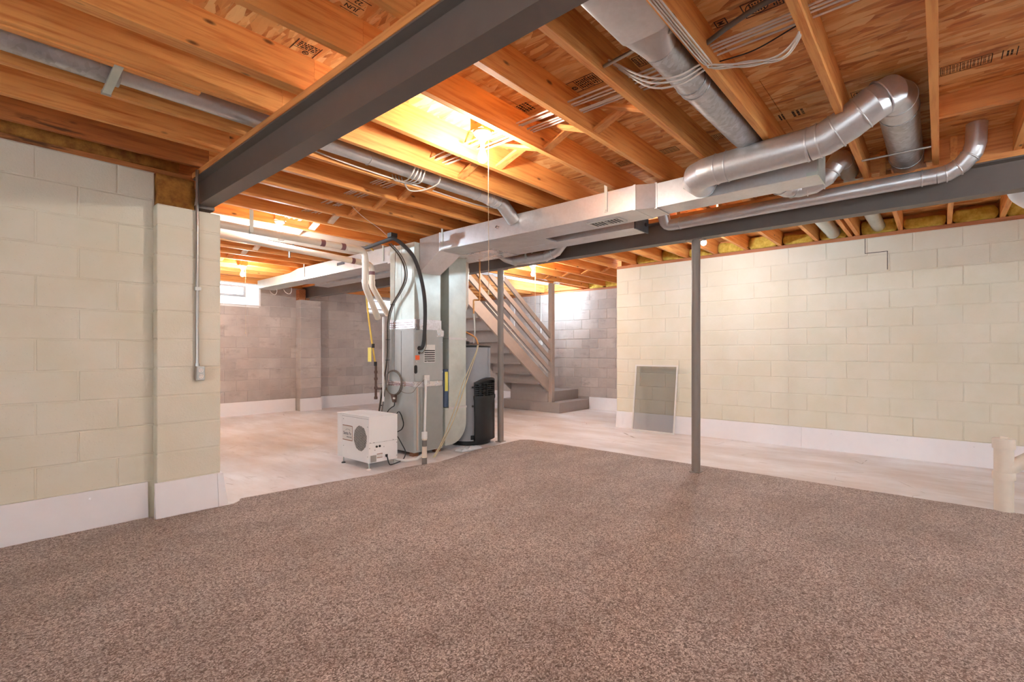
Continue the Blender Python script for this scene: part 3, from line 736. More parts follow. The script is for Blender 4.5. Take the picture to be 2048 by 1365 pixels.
# return drop
dr = thing('return_drop', (4.05, 4.65, .07), 'pale galvanised duct standing between furnace and water heater with a rounded foot', 'duct')
MB().box(3.91, 4.19, 4.42, 4.88, 1.35, 2.336).build('column', 'galv_pale', dr, bevel=.003)
MB().box(3.91, 4.19, 4.42, 4.88, .52, 1.345).build('column', 'galv_pale', dr, bevel=.003)
poly = [(3.85, .52), (3.85, .075)] + [(3.93 + .26*math.sin(a), .335 - .26*math.cos(a)) for a in [PI/2*k/12 for k in range(13)]] + [(4.19, .515)]
MB().prism(poly, 'y', 4.418, 4.88).build('boot', 'galv_pale', dr, smooth=30)
m = MB(); m.box(3.905, 4.195, 4.412, 4.42, .50, .525); m.build('cleat', 'galv', dr); bx('cleat', 'galv', dr, 3.906, 4.194, 4.413, 4.42, 1.335, 1.36)
fl = MB().box(3.848, 3.908, 4.43, 4.87, .53, .98).build('filter_housing', 'filter_blue', dr); bx('sticker', 'tag_yellow', fl, 3.855, 3.90, 4.427, 4.43, .72, .95)
# round duct rising from the end of the trunk
da = thing('round_duct', (3.46, 1.0, 2.36), 'large round galvanised duct with segmented elbows rising from the main duct between joists', 'duct')
pathA = [(3.69, 1.33, 2.43), (3.56, 1.33, 2.43), (3.49, 1.30, 2.43), (3.455, 1.235, 2.432), (3.445, 1.15, 2.435), (3.445, .60, 2.45)]
rounded('pipe', 'galv', da, pathA, .098, 30, [((3.445, 1.15, 2.435), (0,1,0)), ((3.445, 1.08, 2.437), (0,1,0)), ((3.445, .61, 2.45), (0,1,0))])
pathA2 = [(3.445, .60, 2.45), (3.44, .52, 2.46), (3.42, .40, 2.51), (3.40, .285, 2.575), (3.44, .215, 2.62), (3.56, .19, 2.632), (3.70, .19, 2.632)]
rounded('elbow', 'galv', da, pathA2, .099, 30, [((3.442, .55, 2.456), (.05,1,-.1)), ((3.432, .46, 2.483), (.1,1,-.42)), ((3.408, .34, 2.545), (.1,1,-.55)), ((3.415, .25, 2.60), (-.3,.8,-.5)), ((3.55, .192, 2.631), (1,0,0))])
rounded('pipe', 'galv_old', da, [(3.70, .19, 2.632), (4.70, .19, 2.628), (5.3, .17, 2.628)], .098, 30, [((4.6, .19, 2.628), (1,0,0)), ((3.72, .19, 2.632), (1,0,0))])
MB().lathe([(.105, 0), (.105, .012)], (3.68, 1.33, 2.43), (-1,0,0), 28).build('collar', 'galv', da, smooth=40)
bx('damper_handle', 'galv_pale', da, 3.58, 3.66, 1.435, 1.442, 2.40, 2.416)
# duct coming across above the first joists
db = thing('round_duct', (2.5, .96, 2.48), 'spotted galvanised round duct between joists, flattening into an oval near the left beam', 'duct')
def oval(path_x, yc, zc, hw, hh, n=24):
    m = MB(); vv = []
    for x_ in path_x:
        for k in range(n):
            a = 2*PI*k/n; cu, su = math.cos(a), math.sin(a)
            vv.append((x_, yc + hw*math.copysign(abs(cu)**.45, cu), zc + hh*math.copysign(abs(su)**.45, su)))
    ff = [(i*n+j, i*n+(j+1) % n, (i+1)*n+(j+1) % n, (i+1)*n+j) for i in range(len(path_x)-1) for j in range(n)] + [tuple(range(n)), tuple(range((len(path_x)-1)*n, len(path_x)*n))]
    return m.add(vv, ff)
oval([1.0, 1.99], .97, 2.60, .115, .05).build('oval_stack', 'galv', db, smooth=50)
m = MB(); n = 24; vv = []
for x_, e, hw, hh, zc in [(1.985, .45, .115, .05, 2.60), (2.07, .8, .09, .07, 2.59), (2.13, 1, .078, .078, 2.585)]:
    for k in range(n):
        a = 2*PI*k/n; cu, su = math.cos(a), math.sin(a); vv.append((x_, .965 + hw*math.copysign(abs(cu)**e, cu), zc + hh*math.copysign(abs(su)**e, su)))
m.add(vv, [(i*n+j, i*n+(j+1) % n, (i+1)*n+(j+1) % n, (i+1)*n+j) for i in range(2) for j in range(n)]).build('boot', 'galv', db, smooth=50)
rounded('pipe', 'galv_old', db, [(2.12, .965, 2.585), (2.5, .965, 2.585), (3.30, .955, 2.585), (3.55, .955, 2.60)], .079, 28, [((2.5, .965, 2.585), (1,0,0)), ((2.56, .965, 2.585), (1,0,0))])
# duct along the left bays into the main trunk
dc = thing('round_duct', (1.0, 3.15, 2.54), 'slim dull grey duct between joists running under the left beam side to the main duct', 'duct')
rounded('pipe', 'galv_old', dc, [(XL+.05, 3.14, 2.605), (.56, 3.14, 2.605)], .075, 22, [((.53, 3.14, 2.605), (1,0,0))])
rounded('pipe', 'galv', dc, [(.56, 3.14, 2.61), (3.10, 3.14, 2.615), (3.24, 3.14, 2.61)], .06, 22, [((2.0, 3.14, 2.612), (1,0,0)), ((3.1, 3.14, 2.614), (1,0,0))])
rounded('flex_elbow', 'galv', dc, fillet([(3.24, 3.14, 2.61), (3.44, 3.14, 2.60), (3.62, 3.14, 2.47)], .12, 6), .064, 22, [((3.28, 3.14, 2.609), (1,0,0)), ((3.33, 3.14, 2.606), (1,0,-.1)), ((3.38, 3.14, 2.6), (1,0,-.2))])
# slim duct along the face of the long beam
dd = thing('round_duct', (4.6, .9, 2.33), 'slim round duct along the face of the long beam, turning up at its right end', 'duct')
rounded('pipe', 'galv', dd, fillet([(4.50, 2.02, 2.56), (4.60, 2.02, 2.42), (4.60, 1.9, 2.42), (4.60, .02, 2.435)], .07, 4), .055, 22, [((4.6, 1.88, 2.42), (0,1,0)), ((4.6, .1, 2.434), (0,1,0))])
rounded('elbow', 'galv', dd, [(4.60, .02, 2.435), (4.60, -.04, 2.44), (4.585, -.11, 2.475), (4.57, -.165, 2.54), (4.56, -.18, 2.60), (4.56, -.185, ZS)], .057, 22, [((4.6, -.03, 2.438), (0,1,-.1)), ((4.588, -.09, 2.463), (0,1,-.5)), ((4.573, -.15, 2.52), (0,.6,-.8))])
de = thing('round_duct', (4.1, .8, 2.34), 'short bent galvanised duct between the end of the main duct and the long beam', 'duct')
rounded('elbow', 'galv', de, [(3.93, .90, 2.425), (4.06, .90, 2.42), (4.15, .87, 2.415), (4.205, .80, 2.415), (4.225, .71, 2.425), (4.24, .63, 2.47), (4.25, .585, 2.54), (4.28, .56, 2.60), (4.36, .555, 2.625), (4.46, .555, 2.63)], .062, 22,
        [((4.06, .90, 2.42), (1,0,0)), ((4.18, .84, 2.415), (1,-1,0)), ((4.22, .755, 2.42), (.1,-1,.1)), ((4.232, .67, 2.447), (.1,-1,.5)), ((4.245, .605, 2.505), (.1,-.6,1)), ((4.45, .555, 2.63), (1,0,0))])
rounded('pipe', 'galv_pale', de, [(4.46, .555, 2.63), (4.7, .555, 2.63), (6.995, .535, 2.63)], .064, 22)
dg_ = thing('round_duct', (6.0, .98, 2.55), 'pale round duct in the joist bay between the long beam and the cream wall', 'duct')
rounded('pipe', 'galv_pale', dg_, [(4.9, .97, 2.625), (6.985, .97, 2.62)], .07, 22, [((6.95, .97, 2.62), (1,0,0))])
df = thing('round_duct', (4.5, 3.6, 2.25), 'short sagging round duct with angled ends below the return duct', 'duct')
rounded('elbow', 'galv', df, [(4.52, 4.15, 2.42), (4.53, 4.05, 2.35), (4.55, 3.93, 2.305), (4.55, 3.45, 2.30), (4.55, 3.30, 2.335), (4.54, 3.20, 2.42), (4.53, 3.15, 2.56)], .058, 22, [((4.55, 3.93, 2.305), (0,1,0)), ((4.55, 3.45, 2.30), (0,1,0)), ((4.55, 3.36, 2.318), (0,1,-.3))])

for xx in (4.488, 4.608): bx('hanger_strap', 'galv_pale', df, xx, xx+.004, 3.70, 3.725, 2.29, 2.56)
# ------------------------------------------------------------------ furnace
fu = thing('furnace', (3.63, 4.75, 0), 'tall grey furnace cabinet with taped seams below the main duct', 'furnace')
MB().box(3.42, 3.845, 4.455, 5.13, .045, .80).build('lower_cabinet', 'furnace_grey', fu, bevel=.006)
MB().box(3.50, 3.84, 4.444, 4.455, .06, .78).build('front_door', 'furnace_dark', fu, bevel=.004)
MB().box(3.42, 3.845, 4.455, 4.93, .84, 1.455).build('upper_cabinet', 'furnace_grey', fu, bevel=.006)
MB().box(3.425, 3.838, 4.446, 4.455, .85, 1.44).build('upper_panel', 'furnace_grey', fu, bevel=.004)
MB().box(3.43, 3.815, 4.46, 4.925, 1.455, 2.43).build('plenum', 'galv_pale', fu, bevel=.004)
MB().box(3.415, 3.85, 4.448, 4.945, .79, .848).build('foil_tape', 'foil', fu, bevel=.002)
MB().box(3.424, 3.82, 4.452, 4.932, 1.435, 1.56).build('foil_tape', 'foil', fu, bevel=.002)
for zz_ in (.80, .818, 1.47, 1.495, 1.52): bx('tape_print', 'primer_purple', fu, 3.4135 if zz_ < 1 else 3.4225, 3.4145 if zz_ < 1 else 3.4235, 4.47, 4.93, zz_, zz_+.006)
for k, (a_, b_) in enumerate([(3.45, .02), (3.78, .02), (3.45, .6), (3.78, .6)]):
    bx('support_block', 'wood_block', fu, a_-.02, a_+.06, 4.47+b_, 4.53+b_, 0, .045)
bx('orange_sticker', 'tag_orange', fu, 3.432, 3.492, 4.4445, 4.446, 1.096, 1.148)
lb_ = MB().box(3.556, 3.718, 4.4445, 4.446, 1.066, 1.27).build('rating_label', 'paper', fu)
m = MB()
for k in range(6): m.box(3.56, 3.714, 4.4435, 4.4444, 1.075+k*.024, 1.088+k*.024)
m.build('print', 'ink', lb_)
MB().prism([(3.435 + .02*math.cos(a), .99 + (.028 if math.sin(a) > 0 else -.028) + .02*math.sin(a)) for a in [2*PI*k/16 for k in range(16)]], 'y', 4.438, 4.446).build('handle_recess', 'black_rubber', fu)
bx('hook_tape', 'foil', fu, 3.75, 3.85, 4.443, 4.446, 1.365, 1.44)
for (x_, z_) in [(3.45, 1.075), (3.60, 1.075), (3.83, 1.30), (3.83, .95)]: MB().lathe([(.006, 0), (.006, .003)], (x_, 4.446, z_), (0,-1,0), 8).build('screw', 'paper', fu)
for z_, r_ in ((1.228, .026), (1.177, .016)): MB().lathe([(r_, 0), (r_, .006), (r_*.6, .007)], (3.487, 4.446, z_), (0,-1,0), 14).build('grommet', 'black_rubber', fu)
bx('panel_seam', 'black_rubber', fu, 3.4185, 3.42, 4.69, 4.694, .86, 1.43); bx('plenum_seam', 'galv_pale', fu, 3.427, 3.43, 4.70, 4.715, 1.57, 2.42)
bx('corner_rail', 'tan_strip', fu, 3.455, 3.475, 4.449, 4.4555, .07, .78)
MB().tube([(3.36, 4.99, .75), (3.42, 4.99, .75)], .018, 12).build('gas_valve', 'black_plastic', fu, smooth=50)
# insulated refrigerant line
ls = thing('refrigerant_line', (3.48, 4.4, 1.2), 'thick black insulated pipe arching from the furnace front up over its plenum', 'pipe')
tb('insulation', 'insul_black', ls, catmull([(3.487, 4.445, 1.225), (3.495, 4.40, 1.24), (3.512, 4.39, 1.33), (3.527, 4.39, 1.608), (3.512, 4.39, 1.834), (3.456, 4.39, 2.053), (3.366, 4.39, 2.237), (3.251, 4.41, 2.346), (3.155, 4.45, 2.41), (3.144, 4.52, 2.415), (3.16, 4.733, 2.41), (3.20, 5.05, 2.41), (3.207, 5.2, 2.42)], 5), .021, 14)
tb('control_wire', 'wire_brown', ls, catmull([(3.487, 4.442, 1.177), (3.52, 4.42, 1.18), (3.555, 4.41, 1.25), (3.55, 4.40, 1.36), (3.53, 4.385, 1.45)], 6), .005, 8)
bx('clamp', 'black_plastic', ls, 3.10, 3.18, 4.43, 4.50, 2.425, 2.47)
# bundle of control cables down the furnace side
cb = thing('control_cables', (3.37, 4.9, .3), 'bundle of grey cables curving down the left side of the furnace', 'cable')
base = [(3.30, 4.742, 2.424), (3.34, 4.618, 2.292), (3.36, 4.534, 2.141), (3.37, 4.543, 2.001), (3.37, 4.646, 1.868), (3.375, 4.791, 1.735), (3.38, 4.88, 1.564), (3.38, 4.89, 1.33), (3.38, 4.90, 1.095), (3.375, 4.94, .858), (3.37, 5.0, .618), (3.37, 5.07, .313), (3.37, 5.09, .05)]
for k in range(4):
    dx, dy = random.uniform(-.012, .004), random.uniform(-.02, .02)
    tb('cable', ['cable_grey', 'wire_brown', 'black_rubber', 'cable_white'][k], cb, catmull([(p[0]+dx, p[1]+dy*(1+.6*(i > 8)), p[2]) for i, p in enumerate(base)], 5), [.008, .006, .006, .005][k], 8)
for z_, p in ((1.09, (3.38, 4.90)), (1.33, (3.38, 4.89)), (1.735, (3.375, 4.79)), (.55, (3.37, 5.01))): MB().ring((p[0]-.004, p[1], z_), (0,0,1), .024, .004, 14, 6).build('cable_tie', 'black_plastic', cb)
tb('condensate_riser', 'pvc_white', thing('riser_pipe', (3.36, 4.96, .5), 'thin white pipe rising along the left side of the furnace', 'pipe'), [(3.365, 4.965, .60), (3.365, 4.965, 1.60)], .0145, 12)
# wire coil and hanging wire
wc = thing('wire_coil', (3.40, 4.81, .68), 'coil of thin brown wire hanging on the side of the furnace', 'wire')
for k in range(4):
    pts_ = [(3.392+.004*k+.004*math.sin(3*a+k), 4.815 + (.155+.006*k)*math.cos(a), .825 + (.135+.005*k)*math.sin(a)) for a in [2*PI*j/28 for j in range(29)]]
    tb('loop', 'wire_brown', wc, pts_, .0035, 6)
tb('suspension', 'wire_brown', wc, catmull([(3.405, 4.784, 2.41), (3.40, 4.79, 1.8), (3.40, 4.794, 1.212), (3.398, 4.80, .96)], 4), .003, 6)
tb('tail', 'wire_brown', wc, catmull([(3.395, 4.70, .75), (3.40, 4.60, .72), (3.40, 4.46, .73), (3.45, 4.43, .80), (3.56, 4.43, .88)], 5), .003, 6)
tp = thing('thermostat_plug', (3.385, 4.80, .66), 'small brown plug hanging below the wire coil', 'plug')
MB().hexa([(3.375, 4.76, .60), (3.40, 4.76, .60), (3.40, 4.80, .60), (3.375, 4.80, .60)], [(3.37, 4.75, .69), (3.405, 4.75, .69), (3.405, 4.83, .69), (3.37, 4.83, .69)]).build('body', 'iron_pipe', tp)
bx('prongs', 'cable_white', tp, 3.368, 3.372, 4.74, 4.78, .64, .66)
# black power cord of the dehumidifier
pc = thing('power_cord', (3.3, 4.5, .02), 'black power cord looping beside the white dehumidifier', 'cord')
tb('cord', 'black_plastic', pc, catmull([(3.395, 4.784, .62), (3.395, 4.794, .56), (3.39, 4.84, .535), (3.385, 4.90, .49), (3.38, 4.93, .42), (3.38, 4.80, .40), (3.385, 4.687, .50), (3.39, 4.611, .384), (3.385, 4.63, .307), (3.38, 4.726, .257), (3.375, 4.74, .225), (3.375, 4.698, .211), (3.37, 4.603, .131), (3.36, 4.53, .06), (3.247, 4.413, .018), (3.116, 4.33, .016), (3.0, 4.29, .016), (2.97, 4.285, .04), (2.958, 4.295, .10), (2.955, 4.305, .115)], 6), .006, 8)
bx('plug', 'black_plastic', pc, 3.375, 3.405, 4.77, 4.80, .61, .66)
# condensate drain
cd_ = thing('condensate_pipe', (3.54, 4.43, 0), 'thin white drain pipe down the furnace front, turning along the floor to the dehumidifier', 'pipe')
tb('pipe', 'pvc_white', cd_, fillet([(3.565, 4.425, .87), (3.53, 4.415, .035), (3.30, 4.25, .03), (3.20, 4.30, .025), (3.14, 4.42, .025), (3.12, 4.6, .03)], .04, 5), .014, 12)
MB().lathe([(.02, 0), (.02, .05), (.016, .05)], (3.563, 4.426, .82), (0,0,1), 12).build('coupling', 'pvc_white', cd_, smooth=40)
bx('putty', 'paper', cd_, 3.545, 3.62, 4.425, 4.446, .855, .92)
fd2 = thing('floor_drain_stub', (3.29, 4.11, 0), 'short white pipe stub with grey bands standing in front of the furnace', 'pipe')
MB().tube([(3.285, 4.10, 0), (3.285, 4.10, .335)], .026, 18).build('pipe', 'pvc', fd2, smooth=50)
MB().lathe([(.030, 0), (.030, .07), (.026, .07)], (3.285, 4.10, .27), (0,0,1), 18).build('cap', 'pvc_white', fd2, smooth=40)
for z_, h_ in ((.0, .07), (.19, .065)): MB().lathe([(.0272, 0), (.0272, h_)], (3.285, 4.10, z_), (0,0,1), 18).build('band', 'cable_grey', fd2, smooth=40)
# clear drain tubes from the heater
for k, off in enumerate((0, .05)):
    o = tb('drain_tube', 'tube_clear', None, catmull([(4.36-off*.3, 4.375, 1.27), (4.30-off*.3, 4.36, 1.15), (4.10-off, 4.33, .80), (3.93-off, 4.31, .47), (3.72-off*.6, 4.28, .18), (3.52-off*.4, 4.22, .018)], 6), .006, 8)
    tag(o, ['slack clear tube sloping from the water heater to the floor, right one of the pair', 'slack clear tube sloping from the water heater to the floor, left one of the pair'][k], 'tube', 'clear drain tubes')
# gas line
gl = thing('gas_hose', (3.33, 5.1, .65), 'yellow flexible gas hose hanging to a rusty iron pipe left of the furnace', 'hose')
tb('hose', 'gas_yellow', gl, catmull([(3.42, 5.26, 2.44), (3.34, 5.25, 2.475), (3.30, 5.243, 2.44), (3.30, 5.232, 2.181), (3.30, 5.222, 1.878), (3.305, 5.178, 1.574), (3.315, 5.12, 1.272), (3.34, 5.10, 1.06)], 6), .011, 12)
for z_ in (1.235, 1.02): MB().lathe([(.02, 0), (.02, .05)], (3.322 if z_ > 1.1 else 3.345, 5.115 if z_ > 1.1 else 5.10, z_), (0,0,1), 6).build('fitting', 'black_rubber', gl)
MB().box(3.285, 3.29, 5.10, 5.17, 1.07, 1.24).build('tag', 'tag_yellow', gl)
ip = MB().tube([(3.35, 5.10, 1.03), (3.35, 5.10, .62)], .014, 12).build('iron_pipe', 'iron_pipe', gl, smooth=50)
for z_ in (.62, .74, .85, .93): MB().lathe([(.02, 0), (.021, .015), (.02, .03)], (3.35, 5.10, z_), (0,0,1), 12).build('coupling', 'iron_pipe', ip, smooth=40)
tb('branch', 'iron_pipe', ip, [(3.35, 5.10, .75), (3.36, 4.99, .75)], .013, 10)
# vent pipes
v1 = thing('vent_pipe', (2.5, 5.0, 2.3), 'cream plastic vent pipe hung below the joists, front one of the pair', 'pipe')
tb('pipe', 'pvc', v1, fillet([(1.37, 5.0, 2.365), (3.143, 5.0, 2.355), (3.143, 5.0, 1.94), (3.44, 5.19, 1.60)], .085, 7), .036, 18)
for c, ax in (((2.62, 5.0, 2.358), (1,0,0)), ((2.86, 5.0, 2.357), (1,0,0))): MB().lathe([(.0372, -.025), (.0372, .025)], c, ax, 18).build('primer_band', 'primer_purple', v1, smooth=40)
for c, ax in (((2.93, 5.0, 2.356), (1,0,0)), ((3.143, 5.0, 2.24), (0,0,1)), ((3.143, 5.0, 2.0), (0,0,1))): MB().lathe([(.040, -.022), (.040, .022)], c, ax, 18).build('coupling', 'pvc', v1, smooth=40)
bx('strap', 'galv_pale', v1, 1.87, 1.905, 4.958, 4.962, 2.33, 2.60); MB().ring((1.888, 5.0, 2.363), (1,0,0), .038, .004, 18, 6).build('strap_loop', 'galv_pale', v1)
v2 = thing('vent_pipe', (2.5, 5.4, 2.25), 'cream plastic vent pipe hung below the joists, rear one of the pair', 'pipe')
tb('pipe', 'pvc', v2, fillet([(1.37, 5.40, 2.37), (3.49, 5.40, 2.29), (3.49, 5.40, 2.02), (3.78, 5.48, 1.68)], .085, 7), .036, 18)
for c, ax in (((3.22, 5.40, 2.30), (1,0,-.04)), ((3.49, 5.40, 2.18), (0,0,1))): MB().lathe([(.0375, -.022), (.0375, .022)], c, ax, 18).build('primer_band', 'primer_purple', v2, smooth=40)
for c, ax in (((3.49, 5.40, 2.06), (0,0,1)),): MB().lathe([(.040, -.02), (.040, .02)], c, ax, 18).build('coupling', 'pvc', v2, smooth=40)

# ------------------------------------------------------------------ water heater
wx, wy, wr = 4.50, 4.69, .285
wh = thing('water_heater', (wx, wy, 0), 'grey cylindrical water heater with a black louvred shroud beside the steel post', 'water heater')
MB().lathe([(wr-.02, 0), (wr, .01), (wr, .055)], (wx, wy, 0), (0,0,1), 48).build('base_ring', 'black_plastic', wh, smooth=40)
MB().lathe([(wr-.003, .055), (wr-.003, 1.245)], (wx, wy, 0), (0,0,1), 48).build('tank', 'heater_grey', wh, smooth=40)
MB().lathe([(wr+.002, 1.245), (wr+.002, 1.27), (wr-.05, 1.285)], (wx, wy, 0), (0,0,1), 48).build('top_rim', 'black_plastic', wh, smooth=40)
bx('jacket_seam', 'heater_grey', wh, wx+.08, wx+.10, wy-.276, wy-.262, .9, 1.24)
def shell(rad, th, a0, a1, z0f, z1f, n=18):
    m = MB(); vv = []; 
    for i in range(n+1):
        a = a0 + (a1-a0)*i/n; s = i/n
        for (r_, z_) in ((rad, z0f(s)), (rad+th, z0f(s)), (rad+th, z1f(s)), (rad, z1f(s))): vv.append((wx + r_*math.cos(a), wy + r_*math.sin(a), z_))
    ff = [(i*4+j, i*4+(j+1) % 4, (i+1)*4+(j+1) % 4, (i+1)*4+j) for i in range(n) for j in range(4)] + [(0,1,2,3), tuple(n*4+j for j in range(4))]
    return m.add(vv, ff)
aA, aB = math.radians(-121), math.radians(-38)
shell(wr, .055, aA, aB, lambda s: .06, lambda s: .60).build('shroud', 'black_plastic', wh, smooth=40)
shell(wr, .062, aA-.03, aB+.03, lambda s: .585, lambda s: .63).build('shroud_rim', 'black_plastic', wh, smooth=40)
shell(wr, .02, aA, aB, lambda s: .62, lambda s: .79 + .05*math.sin(PI*s)).build('louvre_back', 'black_rubber', wh, smooth=40)
shell(wr, .055, aA, aB, lambda s: .775 + .05*math.sin(PI*s), lambda s: .80 + .06*math.sin(PI*s)).build('shroud_cap', 'black_plastic', wh, smooth=40)
for k in range(6):
    z_ = .645 + k*.026; shell(wr+.02, .035, aA, aB, lambda s, z_=z_: z_, lambda s, z_=z_: z_+.009).build('louvre', 'black_plastic', wh, smooth=40)
for k in range(9):
    a = aA + (aB-aA)*k/8; shell(wr+.018, .034, a-.012, a+.012, lambda s: .63, lambda s: .79, 1).build('louvre_post', 'black_plastic', wh)
for z_ in (.74, .50): 
    a = aA - .07; MB().lathe([(.012, 0), (.012, .03)], (wx + wr*math.cos(a), wy + wr*math.sin(a), z_), (math.cos(a), math.sin(a), 0), 10).build('latch', 'black_plastic', wh)
a = aA - .10; shell(wr, .012, a-.05, a+.1, lambda s: .075, lambda s: .13, 4).build('lower_tab', 'black_plastic', wh)
MB().lathe([(.06, 1.28), (.06, 1.32), (.04, 1.33)], (wx-.13, wy-.06, 0), (0,0,1), 18).build('top_cap', 'black_plastic', wh, smooth=40)
MB().tube(fillet([(wx-.16, wy-.1, 1.30), (wx-.24, wy-.06, 1.38), (wx-.24, wy-.02, 1.42)], .04, 4), .012, 10).build('top_elbow', 'black_rubber', wh, smooth=50)
hp = thing('water_pipes', (4.43, 4.44, 1.27), 'copper and flexible water pipes dropping from the joists to the heater top', 'pipe')
tb('copper_pipe', 'copper', hp, fillet([(4.44, 4.43, 2.50), (4.44, 4.43, 1.85), (4.38, 4.48, 1.85), (4.38, 4.48, 1.66)], .015, 4), .011, 12)
tb('copper_pipe', 'copper', hp, [(4.235, 4.62, 2.33), (4.235, 4.62, 1.75)], .011, 12)
tb('flex_connector', 'conduit_metal', hp, catmull([(4.38, 4.48, 1.665), (4.39, 4.475, 1.55), (4.395, 4.475, 1.42), (4.39, 4.49, 1.30)], 5), .012, 12)
tb('flex_connector', 'copper', hp, catmull([(4.25, 4.60, 1.47), (4.33, 4.54, 1.43), (4.40, 4.47, 1.37), (4.43, 4.45, 1.285)], 5), .011, 12)
MB().lathe([(.017, 0), (.017, .03)], (4.38, 4.48, 1.645), (0,0,1), 8).build('nut', 'conduit_metal', hp)
vp = thing('heater_vent', (4.36, 4.60, 1.7), 'thick cream plastic pipe ending above the water heater', 'pipe')
tb('pipe', 'pvc', vp, fillet([(4.36, 4.60, 2.44), (4.355, 4.60, 1.80), (4.33, 4.63, 1.70), (4.27, 4.70, 1.66)], .05, 5), .036, 18)
MB().lathe([(.041, 0), (.041, .06)], (4.356, 4.60, 1.80), (0,0,1), 18).build('coupling', 'pvc', vp, smooth=40)
MB().lathe([(.041, 0), (.041, .06)], (4.36, 4.60, 2.20), (0,0,1), 18).build('coupling', 'pvc', vp, smooth=40)

# ------------------------------------------------------------------ dehumidifier
dh = thing('dehumidifier', (2.92, 4.61, 0), 'white boxy dehumidifier on short legs with round black grille', 'dehumidifier')
X0, X1, Y0, Y1, Z0, Z1 = 2.75, 3.094, 4.31, 4.92, .064, .528
MB().box(X0, X1, Y0, 4.814, Z0, Z1).build('cabinet', 'white_enamel', dh, bevel=.004)
MB().box(X0+.002, X1, 4.819, Y1, Z0, Z1-.002).build('filter_section', 'white_enamel', dh, bevel=.004)
bx('lid', 'white_paint', dh, X0-.002, X1+.002, Y0-.002, Y1+.002, Z1, Z1+.006, .002)
bx('side_seam', 'ink_grey', dh, X0-.0005, X0, Y0+.002, 4.814, Z1-.022, Z1-.020)
for (x_, y_) in ((X0+.01, Y0+.012), (X0+.012, 4.81), (X1-.02, Y0+.02), (X1-.02, 4.88)):
    lg = MB().tube([(x_, y_, .012), (x_, y_, Z0)], .006, 8).build('leg', 'galv_pale', dh, smooth=50)
    MB().lathe([(.022, 0), (.022, .006), (.010, .012)], (x_, y_, 0), (0,0,1), 14).build('foot', 'black_rubber' if y_ > 4.7 else 'white_enamel', lg, smooth=40)
gc = (4.467, .301); ga, gb = .122, .131
octp = [(gc[0] + ga*math.cos(a)*(1.0 if k % 2 else .97), gc[1] + gb*math.sin(a)*(1.0 if k % 2 else .97)) for k, a in enumerate([2*PI*j/16 + .2 for j in range(16)])]
gr = MB().prism(octp, 'x', X0-.0012, X0).build('grille', 'black_plastic', dh)
m = MB()
for k in range(-13, 14):
    # diagonal white webs between the punched rows
    c0 = k*.0185
    pts_ = []
    for t in [i*.004 for i in range(-50, 51)]:
        y_, z_ = gc[0] + (t - c0)*.707, gc[1] + (t + c0)*.707
        if ((y_-gc[0])/ga)**2 + ((z_-gc[1])/gb)**2 < .97: pts_.append((y_, z_))
    if len(pts_) > 4:
        (ya, za), (yb_, zb_) = pts_[0], pts_[-1]; h = .0015
        m.prism([(ya+h, za-h), (yb_+h, zb_-h), (yb_-h, zb_+h), (ya-h, za+h)], 'x', X0-.002, X0-.0011)
m.build('grille_web', 'white_enamel', gr)
pl_ = MB().box(X0-.0015, X0, 4.612, 4.804, .252, .414).build('name_plate', 'paper', dh)
bx('plate_stripe', 'ink_brown', pl_, X0-.0025, X0-.0015, 4.612, 4.804, .405, .412); bx('plate_stripe', 'ink_brown', pl_, X0-.0025, X0-.0015, 4.612, 4.804, .254, .261)
bx('plate_border', 'ink_brown', pl_, X0-.0025, X0-.0015, 4.612, 4.616, .261, .405)
text('lettering', 'Santa Fe', .046, 'ink_grey', pl_, (X0-.0022, 4.712, .328), (0,-1,0), (0,0,1), True)
text('lettering', 'Advance2', .026, 'ink_grey', pl_, (X0-.0022, 4.675, .292), (0,-1,0), (0,0,1), True)
MB().tube([(X0-.002, 4.70+.045*math.cos(a), .352+.022*math.sin(a)) for a in [PI*.1 + PI*.8*k/10 for k in range(11)]], .0014, 6).build('emblem', 'ink_grey', pl_)
for (x_, z_) in ((2.84, .224), (2.876, .225)): MB().lathe([(.0115, 0), (.0115, .006), (.008, .012)], (x_, Y0, z_), (0,-1,0), 14).build('knob', 'black_plastic', dh, smooth=40)
rl = bx('rating_label', 'outlet_metal', dh, 2.769, 2.837, Y0-.0012, Y0, .072, .14); 
for z_ in (.105, .143): bx('warning_stripe', 'ink_brown', dh, 2.843, 2.91, Y0-.0012, Y0, z_, z_+.006)
bx('notice', 'paper', dh, 2.843, 2.91, Y0-.001, Y0, .111, .143)
bx('power_inlet', 'black_plastic', dh, 2.944, 2.966, Y0-.012, Y0, .105, .130)
for (x_, z_) in ((2.759, .215), (2.809, .267), (2.927, .212), (3.04, .27), (2.765, .27), (3.085, .10), (3.085, .236), (2.82, .19)): MB().lathe([(.004, 0), (.004, .002)], (x_, Y0, z_), (0,-1,0), 8).build('screw', 'ink_grey', dh)
for (y_, z_) in ((4.79, .475), (4.79, .19), (4.33, .43), (4.33, .13)): MB().lathe([(.004, 0), (.004, .002)], (X0, y_, z_), (-1,0,0), 8).build('screw', 'ink_grey', dh)
bx('panel_seam', 'ink_grey', dh, X0+.004, X1-.004, Y0-.0005, Y0, .264, .2655)

